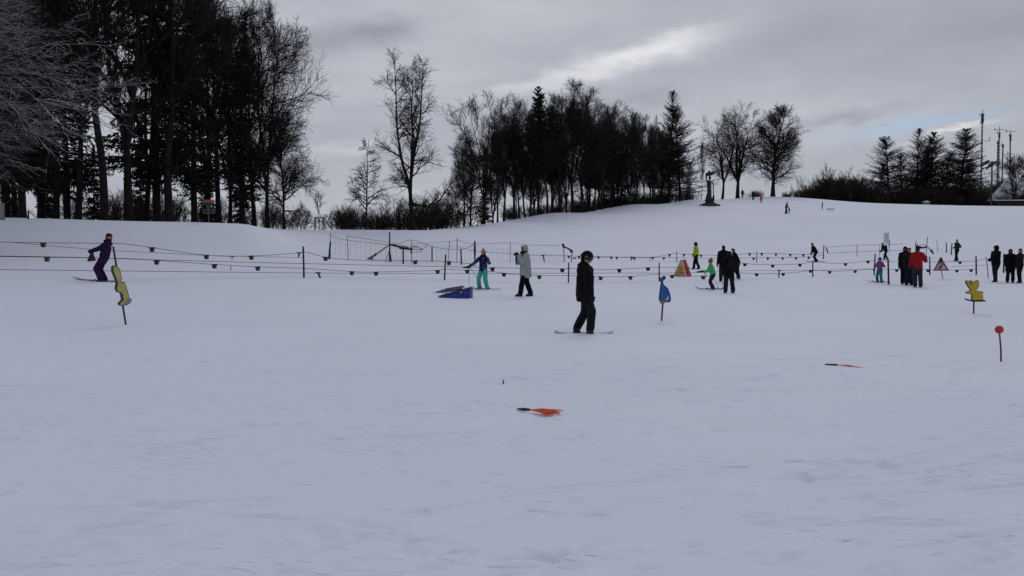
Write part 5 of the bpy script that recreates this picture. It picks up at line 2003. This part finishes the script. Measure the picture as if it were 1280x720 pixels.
def goggles(P, strap=BLK, lens=LENS):
    hd, S, hh = P['hd'], P['S'], P['hh']
    m = MB()
    pts = [S(hd((.40 * math.cos(u), .42 * math.sin(u), .07))) for u in np.linspace(-.9, .9, 9)]
    m.tube(pts, .11 * hh, 8)
    g_ = m.build('goggles', lens, P['t'], smooth=True)
    m = MB()
    pts = [S(hd((-.03 + .54 * math.cos(u), .48 * math.sin(u), .09))) for u in np.linspace(.9, 2 * math.pi - .9, 15)]
    m.tube(pts, .06 * hh, 6)
    m.build('strap', strap, g_, smooth=True)


def backpack(P, m_, s=1.0):
    H = P['H']
    c = P['chest'] - np.array((.105, 0, -.01)) * 1.0
    m = MB()
    m.cap(P['S'](c + np.array((-.01, 0, -.09 * s))), P['S'](c + np.array((.0, 0, .08 * s))), .062 * H * s, .052 * H * s, (0, 1, 0), 1.35)
    o = m.build('backpack', m_, P['t'], smooth=True)
    remesh(o, .016, 2)


def ski(x0, x1, y, heading, P, label, m_, width=.08, group='skis'):
    """one ski on the snow; centre given in the wearer's frame"""
    c = world(P, (x0, y, 0))
    L = x1
    t = thing('ski', label, 'ski', Vector((c.x, c.y, gz(c.x, c.y))), heading, group)
    m = MB()
    pts = [(-L * .48, 0, .012), (-L * .3, 0, .02), (L * .35, 0, .02), (L * .46, 0, .05), (L * .52, 0, .12)]
    ws = [width * .9, width, width * .9, width, width * .4]
    V, F = [], []
    sl = (gz(c.x + math.cos(heading) * L * .4, c.y + math.sin(heading) * L * .4) - gz(c.x - math.cos(heading) * L * .4, c.y - math.sin(heading) * L * .4)) / (L * .8)
    for (x, yy, z_), w in zip(pts, ws):
        for sy, sz in ((-1, 0), (1, 0), (1, .018), (-1, .018)):
            V.append((x, sy * w / 2, z_ + sz + x * sl + .01))
    n = len(pts)
    for i in range(n - 1):
        for k in range(4):
            F.append((i * 4 + k, i * 4 + (k + 1) % 4, i * 4 + 4 + (k + 1) % 4, i * 4 + 4 + k))
    F += [(3, 2, 1, 0), (n * 4 - 4, n * 4 - 3, n * 4 - 2, n * 4 - 1)]
    m.add(V, F)
    m.build('deck', m_, t)
    m = MB()
    m.box((-.09, 0, .055), (.10, .07, .06))
    m.box((.15, 0, .05), (.07, .065, .05))
    m.build('binding', BLACKP, t, bevel=.008)
    return t


def stick(P, p0, p1, label, group='ski poles'):
    a, b = world(P, p0), world(P, p1)
    t = thing('ski_pole', label, 'ski pole', b, 0, group)
    m = MB(); m.tube([Vector((0, 0, -.02)), a - b], [.006, .010], 6); m.build('shaft', STEEL, t)
    m = MB(); m.tube([(a - b) * .9, (a - b) * 1.03], .018, 8); m.build('grip', BLACKP, t)
    d = (a - b).normalized()
    m = MB(); m.tube([d * .06, d * .075], .035, 10); m.build('basket', BLACKP, t)
    return t


PI = math.pi
# snowboarder
SBY = R(-28)
P = person('snowboarder in black jacket, dark trousers and black helmet gliding in the centre', 731, 417.5, 315, SBY, BLK, BLK2, lean=1, hz=.520,
           feet=((-.14, .07, .02), (.09, -.045, .02)), hands=((.03, .15, .44), (.05, -.14, .44)), head=(24, -14), gear=('helmet', HELM), coat=.105,
           vox=.013, fat=1.2, hood=True, toe=(-55, -55), child=1.2)
goggles(P, BLK, mat('goggle_black', (.010, .010, .012), .3, .1))
a = P['a']
hdg = R(-8)
t = thing('snowboard', 'thin grey snowboard under the snowboarder in black', 'snowboard', a + Vector((-.02, -.02, 0)), hdg)
L = 1.16
V, F = [], []
prof = [(-.50, .10, .055), (-.46, .20, .03), (-.40, .25, .015), (-.2, .235, .012), (0, .23, .012), (.2, .235, .012), (.40, .25, .015), (.46, .20, .035), (.50, .10, .07)]
sl = (gz(a.x + .4, a.y) - gz(a.x - .4, a.y)) / .8
for x, w, z_ in prof:
    for sy, sz in ((-1, 0), (1, 0), (1, .016), (-1, .016)):
        V.append((x * L, sy * w / 2, z_ + sz + .012 + x * L * sl))
for i in range(len(prof) - 1):
    for k in range(4):
        F.append((i * 4 + k, i * 4 + (k + 1) % 4, i * 4 + 4 + (k + 1) % 4, i * 4 + 4 + k))
F += [(3, 2, 1, 0), (len(V) - 4, len(V) - 3, len(V) - 2, len(V) - 1)]
m = MB(); m.add(V, F)
m.build('deck', mat('board_grey', (.22, .23, .25), .5, .4, 6), t)
for x in (-.14, .12):
    m = MB()
    m.box((x * L / 1.16, 0, .05), (.14, .22, .03))
    m.tube([(x - .06, .09, .06), (x - .07, .10, .12), (x - .06, -.02, .13)], .018, 6)
    m.tube([(x + .04, -.08, .07), (x + .03, 0, .13), (x + .04, .08, .07)], .014, 6)
    m.build('binding', BLACKP, t)

# skier in purple, leaning back on the tow
PUR = mat('purple_suit', (.022, .008, .042), .85, .35, 12)
P = person('skier in dark purple suit and red-fronted helmet leaning back on the tow rope at left', 130.5, 352.5, 287, R(182), PUR, PUR, lean=-17, hz=.475,
           feet=((.03, .07), (.0, -.06)), hands=((.23, .06, .60), (.225, -.05, .59)), head=(0, 128), gear=('helmet', HELM), coat=.03, vox=.016,
           scarf=BLK, elbow=(-.2, 0, -1), boot=mat('boot_grey', (.06, .065, .09), .6, .3))
goggles(P, mat('goggle_red_strap', (.16, .015, .015), .6, .2), mat('goggle_red', (.20, .03, .03), .4, .2))
sm_ = mat('ski_dark', (.035, .035, .045), .4, .5, 6)
ski(.13, 1.55, .07, R(181), P, 'far dark ski of the purple skier at left', sm_)
ski(.12, 1.55, -.06, R(183), P, 'near dark ski of the purple skier at left', sm_)
w0 = world(P, (.235, 0.0, .58))
m = MB()
t = thing('tow_bar', 'black triangular tow handle gripped by the purple skier', 'tow bar', w0, R(182))
m.prism([(-.02, .02), (.03, .02), (.17, -.30), (.13, -.33), (-.13, -.30), (-.12, -.26)], .05, lambda x, y, z_: (x - .02, y, z_))
m.build('grip', BLACKP, t, bevel=.01)
m = MB(); m.tube([(0, 0, 0), (-.05, .05, .10)], .014, 6); m.build('strap', ROPE, t)

# girl in teal trousers
TEAL = mat('teal_trousers', (.045, .36, .33), .8, .12, 10)
BLUJ = mat('blue_patterned_jacket', (.010, .016, .075), .8, .3, 9, col2=(.07, .10, .24))
PINK = mat('pink_knit', (.42, .14, .17), .9, .25, 30)
P = person('girl in blue patterned jacket, teal trousers and pink bobble hat on skis', 604, 362, 311, R(248), BLUJ, TEAL, lean=-2, hz=.50,
           feet=((.02, .115), (-.01, -.105)), hands=((.08, .12, .80), (.14, -.31, .585)), head=(4, -20), gear=('bobble', PINK), coat=.045, vox=.014,
           child=1.15, boot=BOOTW, scarf=BLK, elbow=(-.3, 0, -.8), toe=(-50, -50))
SKW = mat('ski_pale', (.18, .15, .16), .4, .5, 8)
ski(.05, 1.25, .10, R(184), P, 'right-hand pale ski under the girl in teal trousers', SKW)
ski(.07, 1.25, -.10, R(182), P, 'left-hand pale ski under the girl in teal trousers', SKW)
stick(P, (.15, -.32, .57), (.14, -.31, .02), 'ski pole hanging straight from the girl\'s outstretched glove')
stick(P, (.15, -.31, .58), (.08, -.05, .20), 'ski pole slanting back toward the girl\'s knees')
w0 = world(P, (.15, -.32, .58))
t = thing('tow_bar', 'dark flat tow handle under the outstretched glove of the girl in teal', 'tow bar', w0, 0, 'hanging tow bars')
m = MB(); m.cap((-.20, 0, -.05), (.06, 0, .0), .03, .05); m.build('grip', BLACKP, t, smooth=True)
m = MB(); m.tube([(.04, 0, .02), (.30, .3, .04)], .012, 6); m.build('strap', ROPE, t)

# person in a pale coat
COATM = mat('pale_grey_coat', (.30, .31, .30), .85, .12, 8)
P = person('person in pale grey hooded coat and black trousers holding a camera to the face', 657, 370.5, 306, R(198), COATM, BLK, lean=3, hz=.525,
           feet=((.13, .05), (-.13, -.05)), hands=((.165, .06, .80), (.165, -.045, .80)), head=(8, 0), gear=('hood', COATM), coat=.14, vox=.015, fat=1.2,
           scarf=BLK, hoodm=mat('dark_fur_trim', (.03, .028, .027), .9, .5, 30), elbow=(-.2, 0, -1))
w0 = world(P, (.19, .005, .815))
t = thing('camera', 'small dark camera held up by the person in the pale coat', 'camera', w0, R(198))
m = MB(); m.box((.02, 0, .02), (.06, .14, .09)); m.build('case', BLACKP, t, bevel=.01)
m = MB(); m.tube([(.05, 0, .02), (.10, 0, .02)], .034, 14); m.build('lens', BLACKP, t, smooth=True)
m = MB(); m.tube([(0, -.02, -.03), (.01, -.02, -.14), (.0, .0, -.34)], [.018, .03, .02], 6); m.build('strap', BLACKP, t)

# yellow-green jacket
LIME = mat('lime_jacket', (.30, .42, .012), .8, .2, 10)
P = person('person in bright yellow-green jacket walking behind the tent sign', 870, 336.5, 302.5, R(186), LIME, BLK, lean=2,
           feet=((.10, .05), (-.13, -.04)), hands=((.10, .08, .57), (.06, -.10, .52)), head=(14, 0), gear=('hood', BLK2), coat=.06, vox=.018, fat=1.08)
# group around the backpack woman
P = person('tall person in black standing behind the woman with the backpack', 904, 346, 301, R(95), BLK, BLK, hz=.53,
           feet=((.02, .06), (-.02, -.06)), hands=((.06, .15, .46), (.06, -.15, .46)), gear=('beanie', BLK), coat=.06, vox=.018, fat=1.12, Y=hit(912, 350).y - 1.2, Hm=1.80)
GRN = mat('green_jacket', (.06, .40, .13), .8, .2, 10)
GRNT = mat('dark_teal_trousers', (.012, .022, .035), .85, .4, 10)
HLR = mat('red_helmet', (.40, .03, .03), .4, .25)
P = person('child in green jacket and red helmet reaching forward on skis', 891, 362, 321.5, R(184), GRN, GRNT, lean=14, hz=.48, sway=0,
           feet=((.02, .09), (-.06, -.09)), hands=((.30, .06, .575), (.28, -.08, .585)), head=(-8, 0), gear=('helmet', HLR), coat=.03, vox=.014, child=1.15, boot=BOOTW)
goggles(P, BLK)
ski(.10, 1.25, .09, R(176), P, 'dark ski on the far foot of the child in green', sm_)
ski(.05, 1.25, -.09, R(182), P, 'dark ski on the near foot of the child in green', sm_)
w0 = world(P, (.33, 0, .57))
t = thing('tow_bar', 'black tow handle held out by the child in green', 'tow bar', w0, 0, 'hanging tow bars')
m = MB(); m.cap((-.22, 0, -.02), (.05, 0, .02), .035, .05); m.build('grip', BLACKP, t, smooth=True)
m = MB(); m.tube([(.06, 0, 0), (.16, -.02, -.16), (.06, -.04, -.36)], [.018, .024, .014], 6); m.build('strap', BLACKP, t)
stick(P, (-.28, -.10, .60), (-.36, -.14, .02), 'ski pole standing between the child in green and the woman')
stick(P, (-.04, -.12, .46), (-.22, -.15, .02), 'ski pole slanting behind the knees of the child in green')
P = person('woman in black coat with backpack standing with her back turned', 911.5, 366, 313.5, R(96), BLK, NAVY, lean=0, hz=.53,
           feet=((.02, .085), (-.03, -.085)), hands=((.10, .12, .50), (.12, -.10, .52)), head=(6, 0), gear=('beanie', BLK), coat=.115, vox=.015, fat=1.15, hood=True)
backpack(P, BLK2)
P = person('person in black bending forward right behind the woman with the backpack', 922, 338, 305, R(190), BLK, BLK, lean=24, hz=.50,
           feet=((-.03, .05), (-.06, -.05)), hands=((.22, .06, .50), (.20, -.08, .48)), head=(18, 0), gear=('beanie', BLK), coat=.05, vox=.018, Y=hit(924, 350).y + 1.6, Hm=1.68)
# skiers on the line
P = person('skier in black bending forward beside a line post, alone right of centre', 1020, 327.5, 300.5, R(188), BLK, BLK, lean=32, hz=.47,
           feet=((.05, .07), (-.10, -.07)), hands=((.22, .08, .40), (.24, -.05, .42)), head=(10, 0), gear=('helmet', HELM), coat=.03, vox=.02)
ski(.02, 1.5, .07, R(180), P, 'far ski of the bending skier beside the line post', sm_)
ski(.0, 1.5, -.07, R(184), P, 'near ski of the bending skier beside the line post', sm_)
P = person('bent skier with blue backpack behind the child in lilac', 1107.5, 324.5, 301, R(190), BLK, BLK, lean=38, hz=.50,
           feet=((.14, .06), (-.12, -.06)), hands=((.30, .10, .46), (.28, -.08, .44)), head=(-6, 0), gear=('helmet', HELM), coat=.03, vox=.02)
backpack(P, mat('blue_pack', (.02, .03, .12), .8, .3), 1.0)
LIL = mat('lilac_jacket', (.19, .06, .26), .8, .25, 10)
TLT = mat('turquoise_trousers', (.015, .17, .24), .8, .25, 10)
P = person('small child in lilac jacket and turquoise trousers on skis beside a dark post', 1099.5, 353, 321, R(228), LIL, TLT, lean=2, hz=.50,
           feet=((.05, .10), (-.04, -.10)), hands=((.10, .20, .66), (.22, -.16, .50)), head=(6, 0), gear=('helmet', mat('lilac_helmet', (.07, .04, .10), .5, .3)), coat=.03, vox=.013,
           child=1.18, boot=BOOT)
goggles(P, BLK)
ski(.06, 1.0, .09, R(190), P, 'right ski of the small child in lilac', SKW)
ski(.06, 1.0, -.09, R(186), P, 'left ski of the small child in lilac', SKW)
P = person('person in black with big dark fur hood, left of the pair by the red jacket', 1131, 352, 304.5, R(250), BLK, BLK, hz=.53,
           feet=((.02, .06), (-.02, -.06)), hands=((.08, .15, .47), (.08, -.15, .47)), gear=('hood', BLK), coat=.10, vox=.017, fat=1.1, Y=hit(1134, 356.5).y + .9, Hm=1.78,
           hoodm=mat('fur_rim', (.02, .018, .017), .95, .5, 30))
P = person('person in dark olive jacket standing against the red jacket', 1136, 356.5, 309.5, R(262), mat('olive_black', (.010, .012, .010), .9, .4, 12), NAVY, hz=.53,
           feet=((.0, .06), (-.03, -.06)), hands=((.10, .11, .52), (.08, -.14, .47)), gear=('beanie', BLK), coat=.07, vox=.016, fat=1.15)
REDJ = mat('red_jacket', (.26, .012, .014), .8, .25, 10)
JEAN = mat('dark_jeans', (.022, .027, .040), .9, .35, 14)
P = person('person in red jacket, dark jeans and pointed hat seen from behind', 1146.5, 359, 307.5, R(78), REDJ, JEAN, hz=.53, lean=1,
           feet=((.03, .04), (-.10, -.06)), hands=((.06, .16, .48), (.13, -.215, .73)), gear=('jester', BLK2), coat=.06, vox=.015, fat=1.12, elbow=(-.2, 0, -1))
P = person('person in dark green jacket standing alone on the slope above the bear', 1196, 326.5, 299, R(200), mat('dark_green_jacket', (.012, .030, .018), .85, .3), BLK, hz=.525, lean=2,
           feet=((.14, .06), (-.08, -.05)), hands=((.08, .12, .62), (.08, -.12, .62)), head=(4, 0), gear=('beanie', BLK), coat=.04, vox=.02)
P = person('tallest of the trio in black at right, turned to the left', 1244.5, 352.5, 306.5, R(190), BLK, BLK2, hz=.53, feet=((.05, .05), (-.04, -.05)),
           hands=((.16, .05, .60), (.17, -.05, .62)), gear=('hood', BLK), coat=.09, vox=.017, fat=1.2)
P = person('long-coated middle figure of the trio in black at right', 1262.5, 353, 311, R(255), BLK, BLK, hz=.525, feet=((.02, .07), (-.02, -.07)),
           hands=((.09, .14, .48), (.09, -.14, .48)), gear=('hood', BLK), coat=.17, vox=.017, fat=1.2)
P = person('slim rightmost figure of the trio in black at the picture edge', 1274.5, 353.5, 310, R(185), BLK2, BLK, hz=.525, feet=((.03, .05), (-.05, -.05)),
           hands=((.10, .09, .50), (.08, -.12, .47)), gear=('beanie', BLK), coat=.05, vox=.017, fat=1.05)
o, _, _ = post(1255, 317, 1254.5, 341, .05, 'equipment_pole', DKSTEEL)
tag(o, 'dark pole standing between the two left figures of the trio', 'pole')

# far figures on the hill
far = dict(vox=.028, face=False)
PNK = mat('pink_suit', (.42, .07, .13), .8, .2)
P = person('dark figure left of three people under the hilltop trees', 928, 249, 238.5, R(60), BLK2, BLK, gear=('beanie', BLK), Y=190, Hm=1.7, **far)
P = person('dark figure beside the pink child under the egg-shaped tree', 941.5, 253.5, 241, R(250), BLK2, BLK, gear=('beanie', BLK), Y=172, Hm=1.72, **far)
P = person('child in pink suit beside a dark figure under the egg-shaped tree', 951.5, 256, 246, R(250), PNK, PNK, gear=('hood', PNK), Y=163, Hm=1.3, child=1.12, feet=((.03, .09), (-.03, -.09)), **far)
P = person('dark adult bending to a small child halfway up the hill', 982.5, 266.5, 252.5, R(-20), BLK2, BLK, gear=('beanie', BLK), lean=14, hands=((.2, .1, .5), (.2, -.1, .48)), Y=137, Hm=1.72, **far)
P = person('small dark child crouching beside the bending adult on the hill', 987, 265.5, 259.5, R(190), BLK, BLK, gear=('hood', BLK), lean=30, hz=.38, feet=((.1, .08), (-.05, -.08)), Y=138.5, Hm=.95, child=1.25, **far)
P = person('child in pink-red suit pulling a sled on the right of the hill', 1028, 263, 255.5, R(185), PNK, PNK, gear=('hood', PNK), Y=146, Hm=1.1, child=1.2, feet=((.05, .08), (-.05, -.08)), **far)
a = gp(1038.5, 145)
t = thing('sled', 'small dark sled trailing behind the child in pink-red', 'sled', a, R(175))
m = MB(); m.box((0, 0, .22), (.9, .36, .05)); m.build('seat', mat('sled_red', (.12, .05, .06), .7, .3), t, bevel=.02)
for sy in (-.15, .15):
    m = MB(); m.tube([(-.5, sy, .04), (.3, sy, .04), (.48, sy, .12), (.5, sy, .24)], .03, 6); m.build('runner', BLACKP, t)
P = person('dim figure at the foot of the thicket right of the hilltop trees', 1063, 252.5, 243.5, R(200), BLK2, NAVY, gear=('beanie', mat('pale_hat', (.2, .2, .21), .9, .2)), Y=188, Hm=1.6, **far)
P = person('dark skier gliding before the thicket left of the small hut', 1120, 259.5, 249, R(190), BLK, BLK, gear=('helmet', HELM), Y=185, Hm=1.7, lean=12, **far)
P = person('left one of two dark people in front of the broadest larch', 1198.5, 263, 252.5, R(90), BLK, BLK, gear=('beanie', BLK), Y=176, Hm=1.7, **far)
P = person('right one of two dark people in front of the broadest larch', 1202.5, 263, 253, R(95), BLK2, BLK, gear=('beanie', BLK), Y=176.5, Hm=1.65, **far)

# pale rolled net hanging from a pole above the bent skier
a = hit(1112, 316)
t = thing('rolled_net', 'pale rolled net on a stake standing above the bent skier', 'net', a)
f_ = lambda x, y: wp(x, y, a.y) - a
m = MB(); m.tube([(0, 0, -.2), f_(1110, 290)], .02, 6); m.build('stake', STEEL, t)
m = MB()
for k in range(26):
    x0 = 1105 + 5 * random.random()
    m.tube([f_(x0, 304), f_(x0 + random.uniform(-1, 1), 297), f_(x0 + random.uniform(-.5, 1.5), 291)], .008, 4)
for k in range(14):
    yy = 291 + k
    m.tube([f_(1105, yy), f_(1107.5, yy + .4), f_(1110.5, yy)], .007, 4)
m.build('mesh_roll', mat('net_pale', (.42, .43, .46), .8, .1), t)

# freeze the modifiers into plain meshes
dg = bpy.context.evaluated_depsgraph_get()
dg.update()
for o in [q for q in COL.objects if q.type == 'MESH' and len(q.modifiers)]:
    me = bpy.data.meshes.new_from_object(o.evaluated_get(dg))
    me.name = o.name
    o.modifiers.clear()
    o.data = me
